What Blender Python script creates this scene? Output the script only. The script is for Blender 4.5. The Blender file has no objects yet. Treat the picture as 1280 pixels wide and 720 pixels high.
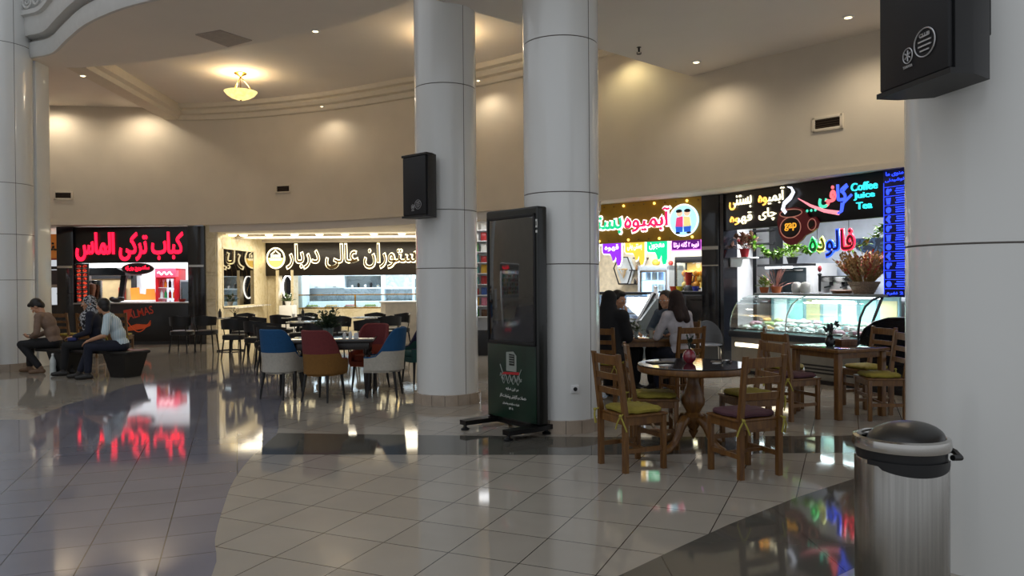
import bpy, bmesh, math, random
from mathutils import Vector, Matrix
random.seed(7)
PI = math.pi
SC = bpy.context.scene
COL = SC.collection

# ------------------------------------------------------------------ camera, world, big lights, exposure
cam_data = bpy.data.cameras.new('camera')
cam = bpy.data.objects.new('camera', cam_data)
COL.objects.link(cam)
cam.location = (0, 0, 1.5)
cam.matrix_world = Matrix.Translation((0, 0, 1.5)) @ Matrix.Rotation(PI/2 + math.radians(-0.48), 4, 'X') @ Matrix.Rotation(math.radians(-0.46), 4, 'Z')
cam_data.sensor_width = 36
cam_data.lens = 36*950/1280
cam_data.clip_end = 200
SC.camera = cam
SC.view_settings.view_transform = 'Standard'
SC.view_settings.look = 'None'
SC.view_settings.gamma = 1
SC.view_settings.use_curve_mapping = False
SC.view_settings.exposure = 0.30

world = bpy.data.worlds.new('world')
SC.world = world
world.use_nodes = True
world.node_tree.nodes['Background'].inputs[0].default_value = (0.88, 0.92, 0.97, 1)
world.node_tree.nodes['Background'].inputs[1].default_value = 0.52

def lamp(name, kind, loc, power, color=(1, 1, 1), size=1, size_y=None, rot=(0, 0, 0), spot=None, blend=1, shape=None):
    d = bpy.data.lights.new(name, kind)
    d.energy = power
    d.color = color
    if kind == 'AREA':
        d.size = size
        if size_y:
            d.shape = 'RECTANGLE'; d.size_y = size_y
        if shape: d.shape = shape
    else:
        d.shadow_soft_size = size
    if kind == 'SPOT':
        d.spot_size = math.radians(spot or 90); d.spot_blend = blend
    o = bpy.data.objects.new(name, d)
    o.location = loc; o.rotation_euler = rot
    COL.objects.link(o)
    return o

WARM = (1.0, 0.86, 0.66)
# daylight falling through the open rotunda overhead
lamp('rotunda_daylight', 'AREA', (-3.0, 2.0, 9.5), 90, (0.80, 0.88, 1.0), 9, shape='DISK')

# ------------------------------------------------------------------ materials
def lin(c):
    if isinstance(c, str):
        c = tuple(int(c[i:i+2], 16)/255 for i in (0, 2, 4))
    return tuple(x/12.92 if x <= 0.04045 else ((x+0.055)/1.055)**2.4 for x in c)
MATS = {}
def new_mat(name):
    m = bpy.data.materials.new(name); m.use_nodes = True
    return m, m.node_tree, m.node_tree.nodes['Principled BSDF']
def mat(name, col, rough=0.5, metal=0.0, vary=0.08, scale=8.0, emit=0, coat=0, spec=0.5, bump=0, stretch=(1, 1, 1), col2=None, rvary=0):
    """principled material whose colour drifts gently through a noise texture"""
    if name in MATS: return MATS[name]
    m, nt, b = new_mat(name)
    c = lin(col)
    b.inputs['Roughness'].default_value = rough
    b.inputs['Metallic'].default_value = metal
    b.inputs['Specular IOR Level'].default_value = spec
    if coat:
        b.inputs['Coat Weight'].default_value = coat; b.inputs['Coat Roughness'].default_value = 0.06
    tc = nt.nodes.new('ShaderNodeTexCoord'); mp = nt.nodes.new('ShaderNodeMapping')
    mp.inputs['Scale'].default_value = stretch
    nt.links.new(tc.outputs['Object'], mp.inputs['Vector'])
    nz = nt.nodes.new('ShaderNodeTexNoise'); nz.inputs['Scale'].default_value = scale; nz.inputs['Detail'].default_value = 4
    nt.links.new(mp.outputs[0], nz.inputs['Vector'])
    rp = nt.nodes.new('ShaderNodeValToRGB')
    c2 = lin(col2) if col2 else tuple(min(1, x*(1+vary)) for x in c)
    c1 = c if col2 else tuple(x*(1-vary) for x in c)
    rp.color_ramp.elements[0].position = 0.3; rp.color_ramp.elements[1].position = 0.7
    rp.color_ramp.elements[0].color = (*c1, 1); rp.color_ramp.elements[1].color = (*c2, 1)
    nt.links.new(nz.outputs['Fac'], rp.inputs[0])
    nt.links.new(rp.outputs[0], b.inputs['Base Color'])
    if emit:
        nt.links.new(rp.outputs[0], b.inputs['Emission Color']); b.inputs['Emission Strength'].default_value = emit
    if bump:
        bp = nt.nodes.new('ShaderNodeBump'); bp.inputs['Strength'].default_value = bump; bp.inputs['Distance'].default_value = 0.01
        nt.links.new(nz.outputs['Fac'], bp.inputs['Height']); nt.links.new(bp.outputs[0], b.inputs['Normal'])
    MATS[name] = m
    return m
def glow(name, col, s=2.5):
    return mat(name, col, 0.4, vary=0.03, emit=s)
def tile_mat(name, col, grout, size, ang, rough=0.1, vary=0.05, spec=0.5):
    m, nt, b = new_mat(name)
    tc = nt.nodes.new('ShaderNodeTexCoord'); mp = nt.nodes.new('ShaderNodeMapping')
    mp.inputs['Rotation'].default_value = (0, 0, math.radians(ang[0])); mp.inputs['Location'].default_value = (ang[1], ang[2], 0)
    nt.links.new(tc.outputs['Object'], mp.inputs['Vector'])
    br = nt.nodes.new('ShaderNodeTexBrick')
    br.offset = 0; br.inputs['Scale'].default_value = 1
    br.inputs['Brick Width'].default_value = size[0]; br.inputs['Row Height'].default_value = size[1]
    br.inputs['Mortar Size'].default_value = 0.0034; br.inputs['Mortar Smooth'].default_value = 0.1
    c = lin(col)
    br.inputs['Color1'].default_value = (*[x*(1-vary) for x in c], 1); br.inputs['Color2'].default_value = (*[x*(1+vary) for x in c], 1)
    br.inputs['Mortar'].default_value = (*lin(grout), 1)
    nt.links.new(mp.outputs[0], br.inputs['Vector'])
    nz = nt.nodes.new('ShaderNodeTexNoise'); nz.inputs['Scale'].default_value = 2.5; nz.inputs['Detail'].default_value = 6
    nt.links.new(tc.outputs['Object'], nz.inputs['Vector'])
    mx = nt.nodes.new('ShaderNodeMixRGB'); mx.blend_type = 'OVERLAY'; mx.inputs[0].default_value = 0.12
    nt.links.new(br.outputs['Color'], mx.inputs[1]); nt.links.new(nz.outputs['Fac'], mx.inputs[2])
    nt.links.new(mx.outputs[0], b.inputs['Base Color'])
    b.inputs['Specular IOR Level'].default_value = spec
    mr = nt.nodes.new('ShaderNodeMapRange'); mr.inputs['To Min'].default_value = rough*0.8; mr.inputs['To Max'].default_value = rough*1.25
    nt.links.new(nz.outputs['Fac'], mr.inputs['Value']); nt.links.new(mr.outputs[0], b.inputs['Roughness'])
    bp = nt.nodes.new('ShaderNodeBump'); bp.inputs['Strength'].default_value = 0.25; bp.inputs['Distance'].default_value = 0.002; bp.invert = True
    nt.links.new(br.outputs['Fac'], bp.inputs['Height']); nt.links.new(bp.outputs[0], b.inputs['Normal'])
    MATS[name] = m
    return m
def marble(name, col, vein, rough=0.15, scale=1.5):
    m, nt, b = new_mat(name)
    tc = nt.nodes.new('ShaderNodeTexCoord')
    nz = nt.nodes.new('ShaderNodeTexNoise'); nz.inputs['Scale'].default_value = scale; nz.inputs['Detail'].default_value = 8; nz.inputs['Distortion'].default_value = 1.6
    nt.links.new(tc.outputs['Object'], nz.inputs['Vector'])
    rp = nt.nodes.new('ShaderNodeValToRGB'); e = rp.color_ramp.elements
    e[0].position = 0.44; e[0].color = (*lin(col), 1); e[1].position = 0.56; e[1].color = (*lin(col), 1)
    n = rp.color_ramp.elements.new(0.5); n.color = (*lin(vein), 1)
    nt.links.new(nz.outputs['Fac'], rp.inputs[0]); nt.links.new(rp.outputs[0], b.inputs['Base Color'])
    b.inputs['Roughness'].default_value = rough
    MATS[name] = m
    return m
def wood(name, a, bcol, rough=0.4):
    m, nt, b = new_mat(name)
    tc = nt.nodes.new('ShaderNodeTexCoord'); mp = nt.nodes.new('ShaderNodeMapping'); mp.inputs['Scale'].default_value = (14, 14, 2.2)
    nt.links.new(tc.outputs['Object'], mp.inputs['Vector'])
    nz = nt.nodes.new('ShaderNodeTexNoise'); nz.inputs['Scale'].default_value = 2.2; nz.inputs['Detail'].default_value = 6; nz.inputs['Distortion'].default_value = 0.8
    nt.links.new(mp.outputs[0], nz.inputs['Vector'])
    rp = nt.nodes.new('ShaderNodeValToRGB'); rp.color_ramp.elements[0].position = 0.35; rp.color_ramp.elements[1].position = 0.65
    rp.color_ramp.elements[0].color = (*lin(a), 1); rp.color_ramp.elements[1].color = (*lin(bcol), 1)
    nt.links.new(nz.outputs['Fac'], rp.inputs[0]); nt.links.new(rp.outputs[0], b.inputs['Base Color'])
    b.inputs['Roughness'].default_value = rough
    MATS[name] = m
    return m
def glass(name, tint=(0.9, 0.95, 0.95), refl=0.1, rough=0.02):
    m, nt, b = new_mat(name)
    nt.nodes.remove(b)
    out = nt.nodes['Material Output']
    tr = nt.nodes.new('ShaderNodeBsdfTransparent'); tr.inputs[0].default_value = (*tint, 1)
    gl = nt.nodes.new('ShaderNodeBsdfGlossy'); gl.inputs['Roughness'].default_value = rough
    fr = nt.nodes.new('ShaderNodeFresnel'); fr.inputs[0].default_value = 1.45
    mx = nt.nodes.new('ShaderNodeMixShader')
    ad = nt.nodes.new('ShaderNodeMath'); ad.operation = 'MULTIPLY_ADD'; ad.use_clamp = True
    ad.inputs[1].default_value = 0.5; ad.inputs[2].default_value = refl*0.4
    nt.links.new(fr.outputs[0], ad.inputs[0]); nt.links.new(ad.outputs[0], mx.inputs[0])
    nt.links.new(tr.outputs[0], mx.inputs[1]); nt.links.new(gl.outputs[0], mx.inputs[2]); nt.links.new(mx.outputs[0], out.inputs[0])
    MATS[name] = m
    return m
def stripes(name, a, bcol, scale=60, rough=0.8):
    m, nt, b = new_mat(name)
    tc = nt.nodes.new('ShaderNodeTexCoord')
    wv = nt.nodes.new('ShaderNodeTexWave'); wv.inputs['Scale'].default_value = scale; wv.bands_direction = 'X'; wv.inputs['Distortion'].default_value = 0.5
    nt.links.new(tc.outputs['Object'], wv.inputs['Vector'])
    rp = nt.nodes.new('ShaderNodeValToRGB'); rp.color_ramp.elements[0].position = 0.25; rp.color_ramp.elements[1].position = 0.5
    rp.color_ramp.elements[0].color = (*lin(a), 1); rp.color_ramp.elements[1].color = (*lin(bcol), 1)
    nt.links.new(wv.outputs['Fac'], rp.inputs[0]); nt.links.new(rp.outputs[0], b.inputs['Base Color'])
    b.inputs['Roughness'].default_value = rough
    MATS[name] = m
    return m
def voronoi_mat(name, a, bcol, scale=30, rough=0.7, emit=0):
    m, nt, b = new_mat(name)
    tc = nt.nodes.new('ShaderNodeTexCoord')
    vo = nt.nodes.new('ShaderNodeTexVoronoi'); vo.inputs['Scale'].default_value = scale
    nt.links.new(tc.outputs['Object'], vo.inputs['Vector'])
    rp = nt.nodes.new('ShaderNodeValToRGB'); rp.color_ramp.interpolation = 'CONSTANT'; rp.color_ramp.elements[1].position = 0.5
    rp.color_ramp.elements[0].color = (*lin(a), 1); rp.color_ramp.elements[1].color = (*lin(bcol), 1)
    sp = nt.nodes.new('ShaderNodeSeparateColor')
    nt.links.new(vo.outputs['Color'], sp.inputs[0])
    nt.links.new(sp.outputs[0], rp.inputs[0]); nt.links.new(rp.outputs[0], b.inputs['Base Color'])
    b.inputs['Roughness'].default_value = rough
    if emit:
        nt.links.new(rp.outputs[0], b.inputs['Emission Color']); b.inputs['Emission Strength'].default_value = emit
    MATS[name] = m
    return m

M_wall = mat('plaster_beige', 'd3c8b6', 0.75, vary=0.05, scale=1.2)
M_ceil = mat('ceiling_paint', 'e2dad0', 0.8, vary=0.03, scale=0.8)
M_trim = mat('moulding_paint', 'd6cbb8', 0.7, vary=0.03)
M_trimgrey = mat('rotunda_paint', 'c9c9c6', 0.6, vary=0.03)
M_colm = mat('column_enamel', 'dcdddb', 0.2, vary=0.02, scale=0.6, coat=0.4)
M_joint = mat('joint_dark_grey', '5a5450', 0.8)  # dark grey is the joints' own colour
M_plinth = mat('plinth_stone', 'a39484', 0.25, vary=0.12, scale=6)
M_floor = tile_mat('cream_floor_tile', '9d968b', '322d28', (0.426, 0.426), (-66.2, 0.135, 0.10), 0.06)
M_floorgrey = tile_mat('grey_floor_tile', '777680', '2c2c30', (0.40, 0.38), (-20, 0.0, 0.0), 0.06)
M_flooralt = tile_mat('taupe_floor_band', '55534d', '34322f', (0.9, 0.95), (0, 0.1, 0.1), 0.055)
M_black = mat('black_gloss_panel', '14151a', 0.16, vary=0.1, coat=0.3)
M_blackmat = mat('black_matt_plastic', '101114', 0.5, vary=0.15)
M_blackmet = mat('black_metal', '131314', 0.35, 0.4)
M_grille = mat('speaker_grille', '0c0d12', 0.55, vary=0.3, scale=220)
M_steel = mat('brushed_steel', '9a9894', 0.24, 1.0, vary=0.16, scale=3, stretch=(26, 26, 0.3))
M_steelp = mat('polished_steel', 'b6b4b0', 0.15, 1.0, vary=0.05)
M_wood = wood('oak_brown', '583718', '765124', 0.36)
M_wooddk = wood('walnut_brown', '4d2c16', '6d431f', 0.35)
M_olive = mat('olive_cushion', '8a7d2c', 0.85, vary=0.15, scale=25, bump=0.2)
M_plum = mat('plum_cushion', '4a2a34', 0.85, vary=0.15, scale=25, bump=0.2)
M_glasstop = mat('dark_glass_top', '20242c', 0.06, vary=0.1, coat=0.6)
M_glass = glass('clear_glass')
M_white = mat('white_paint', 'dedede', 0.5, vary=0.03)
M_cream = marble('cream_marble', 'e0d5b8', 'd3c5a0', 0.25, 2)
M_whitemarble = marble('white_marble_top', 'e2ddd2', '9b958c', 0.12, 3)
M_brass = mat('brass', 'b08c4a', 0.25, 1.0)
M_leaf = mat('leaf_green', '3d5a24', 0.55, vary=0.35, scale=12)
M_leafdk = mat('dark_leaf', '1b2a17', 0.55, vary=0.3, scale=12)
M_skin = mat('skin', 'b98a6c', 0.55, vary=0.05)
M_hair = mat('black_hair', '14100e', 0.5, vary=0.25, scale=60)
M_lightcool = glow('lit_white', 'e8f1ff', 1.6)
M_lightwarm = glow('lit_warm', 'ffe6b0', 4)

# ------------------------------------------------------------------ mesh builder
class MB:
    def __init__(s): s.bm = bmesh.new()
    def _add(s, verts, faces, m=0):
        vs = [s.bm.verts.new(v) for v in verts]
        for f in faces:
            try:
                fc = s.bm.faces.new([vs[i] for i in f]); fc.material_index = m
            except ValueError: pass
        return vs
    def box(s, x0, x1, y0, y1, z0, z1, bev=0, m=0, rot=None, seg=2):
        t = bmesh.new(); bmesh.ops.create_cube(t, size=1)
        bmesh.ops.scale(t, vec=(x1-x0, y1-y0, z1-z0), verts=t.verts)
        if bev: bmesh.ops.bevel(t, geom=t.edges[:], offset=bev, segments=seg, affect='EDGES', profile=0.5)
        c = Vector(((x0+x1)/2, (y0+y1)/2, (z0+z1)/2))
        if rot is not None: bmesh.ops.transform(t, matrix=rot.to_4x4(), verts=t.verts)
        return s._take(t, c, m)
    def _take(s, t, c=Vector((0, 0, 0)), m=0):
        t.verts.index_update()
        s._add([v.co+c for v in t.verts], [[v.index for v in f.verts] for f in t.faces], m)
        t.free(); return s
    def cyl(s, p0, p1, r0, r1=None, n=14, m=0):
        return s.tube([p0, p1], [r0, r0 if r1 is None else r1], n, m)
    def tube(s, pts, r, n=8, m=0, closed=False, flat=None):
        pts = [Vector(p) for p in pts]; k = len(pts)
        rs = r if isinstance(r, (list, tuple)) else [r]*k
        d0 = (pts[1]-pts[0]).normalized()
        up = Vector((0, 0, 1)) if abs(d0.z) < 0.9 else Vector((1, 0, 0))
        rings = []
        for i, p in enumerate(pts):
            a = pts[i-1] if (i or closed) else p; b = pts[(i+1) % k] if (i < k-1 or closed) else p
            d = (b-a).normalized() if (b-a).length > 1e-9 else d0
            x = (up - d*up.dot(d))
            if x.length < 1e-6: x = d.orthogonal()
            x.normalize(); up = x; y = d.cross(x)
            ring = []
            for j in range(n):
                t = 2*PI*j/n
                ring.append(p + x*(rs[i]*math.cos(t)) + y*(rs[i]*math.sin(t)*(flat or 1)))
            rings.append(ring)
        return s.loft(rings, m, closed_path=closed)
    def loft(s, rings, m=0, closed_path=False, cap=True, ring_closed=True):
        n = len(rings[0]); k = len(rings)
        verts = [v for r in rings for v in r]; faces = []
        for i in range(k if closed_path else k-1):
            a = i*n; b = ((i+1) % k)*n
            for j in range(n if ring_closed else n-1):
                j2 = (j+1) % n
                faces.append([a+j, a+j2, b+j2, b+j])
        if cap and not closed_path and ring_closed:
            faces.append(list(range(n))[::-1]); faces.append([(k-1)*n+j for j in range(n)])
        s._add(verts, faces, m); return s
    def lathe(s, prof, cx=0, cy=0, n=24, m=0, z=0, a0=0, a1=2*PI):
        rings = [[Vector((cx+max(r, 1e-4)*math.cos(2*PI*j/n), cy+max(r, 1e-4)*math.sin(2*PI*j/n), z+zz)) for j in range(n)] for r, zz in prof]
        return s.loft(rings, m)
    def prism(s, poly, a, b, axis='y', m=0):
        """2-D polygon extruded along an axis from a to b; polygon coordinates are the other two axes in order"""
        def P(u, v, w):
            return {'y': (u, w, v), 'z': (u, v, w), 'x': (w, u, v)}[axis]
        n = len(poly)
        verts = [P(u, v, a) for u, v in poly] + [P(u, v, b) for u, v in poly]
        faces = [list(range(n)), [n+i for i in range(n)][::-1]] + [[i, n+i, n+(i+1) % n, (i+1) % n] for i in range(n)]
        s._add(verts, faces, m); return s
    def ell(s, c, r, n=12, m=0, rot=None):
        t = bmesh.new(); bmesh.ops.create_uvsphere(t, u_segments=n, v_segments=max(6, n*2//3), radius=1)
        if not isinstance(r, (tuple, list)): r = (r, r, r)
        bmesh.ops.scale(t, vec=r, verts=t.verts)
        if rot is not None: bmesh.ops.transform(t, matrix=rot.to_4x4(), verts=t.verts)
        return s._take(t, Vector(c), m)
    def cap(s, p0, r0, p1, r1, n=12, m=0):
        """tapered capsule"""
        p0 = Vector(p0); p1 = Vector(p1)
        s.ell(p0, r0, n, m); s.ell(p1, r1, n, m)
        if (p1-p0).length > 1e-4: s.cyl(p0, p1, r0, r1, n, m)
        return s
    def quad(s, *pts, m=0):
        s._add(pts, [list(range(len(pts)))], m); return s
    def leaf(s, base, d, ln, w, up=Vector((0, 0, 1)), m=0):
        d = Vector(d).normalized(); sd = d.cross(up)
        if sd.length < 1e-3: sd = Vector((1, 0, 0))
        sd.normalize(); nr = sd.cross(d); b = Vector(base)
        p = [b, b+d*ln*.4+sd*w+nr*w*.3, b+d*ln, b+d*ln*.4-sd*w+nr*w*.3, b+d*ln*.45]
        s._add(p, [[0, 1, 4], [1, 2, 4], [2, 3, 4], [3, 0, 4]], m); return s
    def mesh(s, name, mats, shift=(0, 0, 0), smooth=38):
        bmesh.ops.recalc_face_normals(s.bm, faces=s.bm.faces)
        if shift != (0, 0, 0): bmesh.ops.translate(s.bm, vec=Vector(shift), verts=s.bm.verts)
        me = bpy.data.meshes.new(name); s.bm.to_mesh(me); s.bm.free()
        for mm in (mats if isinstance(mats, (list, tuple)) else [mats]): me.materials.append(mm)
        if smooth and len(me.polygons):
            me.polygons.foreach_set('use_smooth', [True]*len(me.polygons))
            me.set_sharp_from_angle(angle=math.radians(smooth))
        return me

class Frame:
    def __init__(s, x=0, y=0, deg=0):
        s.x, s.y, s.a = x, y, math.radians(deg); s.c, s.s = math.cos(s.a), math.sin(s.a)
    def w(s, x, y, z=0): return Vector((s.x+s.c*x-s.s*y, s.y+s.s*x+s.c*y, z))
ROOM = Frame()
def link(name, data, parent=None):
    o = bpy.data.objects.new(name, data); COL.objects.link(o)
    if parent is not None: o.parent = parent
    return o
def tag(o, label=None, cat=None, group=None, kind=None):
    if label: o['label'] = label
    if cat: o['category'] = cat
    if group: o['group'] = group
    if kind: o['kind'] = kind
    return o
class Thing:
    """an Empty at the thing's base; parts are given in the frame's coordinates"""
    def __init__(s, name, label, cat, frame=ROOM, base=(0, 0, 0), group=None):
        s.b = base; s.o = link(name, None)
        s.o.location = frame.w(*base); s.o.rotation_euler = (0, 0, frame.a)
        s.o.empty_display_size = 0.1
        tag(s.o, label, cat, group)
    def part(s, name, mb, m, parent=None, smooth=38, label=None):
        me = mb.mesh(name, m, tuple(-v for v in s.b), smooth) if isinstance(mb, MB) else mb
        o = link(name, me, parent or s.o)
        if label: o['label'] = label
        return o
def single(name, label, cat, mb, m, frame=ROOM, base=(0, 0, 0), group=None, kind=None, smooth=38):
    o = link(name, mb.mesh(name, m, tuple(-v for v in base), smooth))
    o.location = frame.w(*base); o.rotation_euler = (0, 0, frame.a)
    return tag(o, label, cat, group, kind)
def struct(name, mb, m, frame=ROOM, parent=None, smooth=38):
    o = link(name, mb.mesh(name, m, (0, 0, 0), smooth), parent)
    if parent is None:
        o.location = frame.w(0, 0, 0); o.rotation_euler = (0, 0, frame.a)
    o['kind'] = 'structure'
    return o
def dup(root, loc, rotz, label=None, group=None, swap=None):
    """copy of a thing with its parts and their sub-parts; swap maps a material to another"""
    def cp(o, parent):
        c = o.copy(); COL.objects.link(c)
        if parent is not None: c.parent = parent
        if swap and o.type == 'MESH' and o.data.materials and o.data.materials[0] in swap:
            key = (o.data.name, swap[o.data.materials[0]].name)
            if key not in _swapped:
                me = o.data.copy()
                for i, mm in enumerate(me.materials): me.materials[i] = swap.get(mm, mm)
                _swapped[key] = me
            c.data = _swapped[key]
        for ch in [x for x in bpy.data.objects if x.parent == o]: cp(ch, c)
        return c
    r = cp(root, None)
    r.location = loc; r.rotation_euler = (0, 0, rotz)
    if label: r['label'] = label
    if group: r['group'] = group
    return r
_swapped = {}

# ------------------------------------------------------------------ lettering (joined Persian letter forms, laid out right to left)
_F = {}
def _reg(ch, base, four=True):
    _F[ch] = tuple(chr(base+i) for i in range(4 if four else 2))
for ch, b, four in [('ا', 0xFE8D, 0), ('آ', 0xFE81, 0), ('ب', 0xFE8F, 1), ('پ', 0xFB56, 1), ('ت', 0xFE95, 1), ('ج', 0xFE9D, 1), ('چ', 0xFB7A, 1), ('خ', 0xFEA5, 1),
                    ('د', 0xFEA9, 0), ('ر', 0xFEAD, 0), ('ز', 0xFEAF, 0), ('س', 0xFEB1, 1), ('ش', 0xFEB5, 1), ('ع', 0xFEC9, 1), ('ف', 0xFED1, 1), ('ق', 0xFED5, 1),
                    ('ک', 0xFB8E, 1), ('گ', 0xFB92, 1), ('ل', 0xFEDD, 1), ('م', 0xFEE1, 1), ('ن', 0xFEE5, 1), ('و', 0xFEED, 0), ('ه', 0xFEE9, 1), ('ی', 0xFBFC, 1)]:
    _reg(ch, b, four)
def shape(s):
    out = []
    for i, ch in enumerate(s):
        if ch not in _F: out.append(ch); continue
        prev = i > 0 and s[i-1] in _F and len(_F[s[i-1]]) == 4
        nxt = i < len(s)-1 and s[i+1] in _F and len(_F[ch]) == 4
        f = _F[ch]
        out.append(f[3] if prev and nxt else f[1] if prev else f[2] if nxt else f[0])
    return ''.join(reversed(out))
def text_mesh(s, w=None, h=None, depth=0.01, bold=0.0, mats=None, cuts=None, rtl=False, center=True, size_ref=None):
    """upright lettering facing -Y, fitted to width w and height h, centred on the origin"""
    cu = bpy.data.curves.new('lettering', 'FONT')
    cu.body = shape(s) if rtl else s
    cu.resolution_u = 3
    cu.offset = bold
    cu.extrude = 0.001
    ob = bpy.data.objects.new('lettering', cu); COL.objects.link(ob)
    dg = bpy.context.evaluated_depsgraph_get()
    me = bpy.data.meshes.new_from_object(ob.evaluated_get(dg))
    bpy.data.objects.remove(ob); bpy.data.curves.remove(cu)
    xs = [v.co.x for v in me.vertices]; ys = [v.co.y for v in me.vertices]
    x0, x1, y0, y1 = min(xs), max(xs), min(ys), max(ys)
    sx = w/(x1-x0) if w else None; sy = h/(y1-y0) if h else None
    sx = sx or sy; sy = sy or sx
    for v in me.vertices:
        v.co = Vector(((v.co.x-(x0+x1)/2)*sx, -depth if v.co.z > 0 else 0.0, (v.co.y-(y0+y1)/2)*sy))
    me.materials.clear()
    for mm in (mats if isinstance(mats, (list, tuple)) else [mats]): me.materials.append(mm)
    if cuts:
        for p in me.polygons:
            t = (p.center.x/sx+(x1-x0)/2)/(x1-x0); p.material_index = sum(1 for c in cuts if t > c)
    else:
        for p in me.polygons: p.material_index = 0
    me.name = 'lettering'
    return me
def letters(t, s, x, y, z, w, h, m, depth=0.012, bold=0.0, rtl=False, cuts=None, parent=None, name='lettering', tilt=0, label=None):
    """lettering as a part of thing t, centred at x, y, z of the thing's frame"""
    o = link(name, text_mesh(s, w, h, depth, bold, m, cuts, rtl), parent or t.o)
    o.location = (x-t.b[0], y-t.b[1], z-t.b[2]); o.rotation_euler = (0, tilt, 0)
    if label: o['label'] = label
    return o

# ------------------------------------------------------------------ the setting
S1 = Frame(0, 19.05, 0)        # kebab stall front
S2 = Frame(0, 22.8, 0)         # restaurant sign line
S4 = Frame(1.71, 14.8, -40.5)  # juice stall front
S5 = Frame(3.65, 13.1, -62)    # coffee stall front

def catmull(pts, per=6):
    P = [Vector(p) for p in pts]; P = [P[0]*2-P[1]]+P+[P[-1]*2-P[-2]]
    out = []
    for i in range(1, len(P)-2):
        for j in range(per):
            t = j/per; a, b, c, d = P[i-1:i+3]
            out.append(0.5*((2*b)+(c-a)*t+(2*a-5*b+4*c-d)*t*t+(3*b-a-3*c+d)*t**3))
    out.append(P[-2]); return out
WALL = catmull([(-15.5, 17.2), (-13, 18.3), (-11.5, 18.6), (-7.67, 18.98), (-4.6, 18.15), (-2.34, 16.95), (-0.4, 15.75), (1.66, 14.0), (2.99, 12.6), (3.88, 11.5), (5.2, 10.1), (6.5, 8.4), (7.3, 6.5)])
def normals(pl):
    out = []
    for i in range(len(pl)):
        d = (pl[min(i+1, len(pl)-1)]-pl[max(i-1, 0)]).normalized(); out.append(Vector((d.y, -d.x)))   # towards the hall
    return out
def sweep(pl, prof, caps=True):
    """profile of (offset towards the hall, z) swept along a plan polyline"""
    N = normals(pl); mb = MB()
    rings = [[Vector((p.x+n.x*o, p.y+n.y*o, z)) for o, z in prof] for p, n in zip(pl, N)]
    mb.loft(rings); return mb

# floor
fb = MB(); fb.quad((-16, -6, 0), (12, -6, 0), (12, 30, 0), (-16, 30, 0))
floor = struct('floor', fb, M_floor, smooth=0)
g = MB()
right_edge = catmull([(-1.35, 2.6), (-1.56, 3.91), (-1.76, 4.46), (-1.95, 5.09), (-2.14, 5.81), (-2.28, 6.66), (-2.37, 7.62), (-2.75, 8.9), (-3.3, 11.0), (-3.95, 12.8), (-4.7, 13.9)], 4)
poly = [(p.x, p.y) for p in right_edge]+[(-5.2, 12.5), (-5.7, 11.3), (-5.6, 10.2), (-5.6, 9.5), (-5.4, 8.48), (-8.5, 8.6), (-9, 2.6)]
g.prism(poly, 0.0, 0.0008, 'z')
struct('floor_inlay', g, M_floorgrey, parent=floor, smooth=0)
g = MB()
near = [(-2.27, 6.66), (-0.8, 6.60), (0.72, 6.54), (2.97, 6.55), (3.6, 6.6)]; far = [(3.6, 7.3), (3.27, 7.26), (1.7, 7.27), (0.81, 7.29), (-0.6, 7.42), (-2.36, 7.61)]
g.prism(near+far, 0.0, 0.0009, 'z')
struct('floor_inlay', g, M_flooralt, parent=floor, smooth=0)
g = MB()
g.prism([(0.2, 3.53), (0.53, 3.85), (0.93, 4.26), (1.31, 4.64), (1.94, 5.21), (2.59, 5.72), (3.4, 6.25), (4.2, 6.2), (3.1, 5.0), (2.3, 4.35), (1.80, 3.96), (1.65, 3.84), (1.3, 3.5), (0.9, 3.0)], 0.0, 0.0009, 'z')
struct('floor_inlay', g, M_flooralt, parent=floor, smooth=0)

# curved upper wall over the shops, cornice, ceilings
w_ = sweep(WALL, [(0, 2.98), (0, 5.95), (-0.22, 5.95), (-0.22, 2.98)])
struct('wall_back', w_, M_wall)
w_ = sweep(WALL, [(0.0, 2.975), (0.03, 2.975), (0.03, 3.06), (0, 3.06)])
struct('trim_1', w_, M_wall)
iC = [i for i, p in enumerate(WALL) if p.x < 3.0 and p.x > -8.6]
cw = [WALL[i] for i in iC]
prof = [(-0.02, 5.58), (0.10, 5.58), (0.13, 5.63), (0.13, 5.69), (0.26, 5.70), (0.31, 5.76), (0.31, 5.80), (0.44, 5.81), (0.48, 5.88), (0.48, 5.95), (-0.02, 5.95)]
struct('trim_2', sweep(cw, prof), M_trim)
bl = [Vector((-8.55, 19.2)), Vector((-8.3, 14.36))]
bp = [(0.45, 5.95), (0.45, 5.85), (0.36, 5.80), (0.27, 5.78), (0.24, 5.70), (0.10, 5.68), (0.06, 5.595), (-0.30, 5.595), (-0.34, 5.68), (-0.44, 5.72), (-0.44, 5.95)]
struct('trim_3', sweep(list(reversed(bl)), [(-o, z) for o, z in bp]), M_trim)
EDGE = catmull([(-10.6, 14.9), (-8.95, 13.95), (-8.57, 13.71), (-8.06, 13.45), (-7.39, 12.74), (-6.63, 11.97), (-5.81, 11.36), (-5.1, 10.99), (-4.0, 10.55), (-2.2, 9.95), (-0.5, 9.2), (0.7, 8.3)], 4)
CREASE = catmull([(-10.8, 15.2), (-9.0, 14.75), (-8.33, 14.44), (-7.0, 14.1), (-5.52, 13.55), (-4.01, 12.83), (-2.78, 12.18), (-1.48, 11.13), (-0.6, 10.3), (0.3, 9.4)], 4)
t = MB(); t.prism([(-14, 30), (-14, 15.6)]+[(p.x, p.y-0.02) for p in CREASE]+[(1.31, 11.0), (2.0, 11.6), (3.0, 12.5), (12, 12.5), (12, 30)], 5.9, 5.95, 'z')
struct('ceiling', t, M_ceil, smooth=0)
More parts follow.
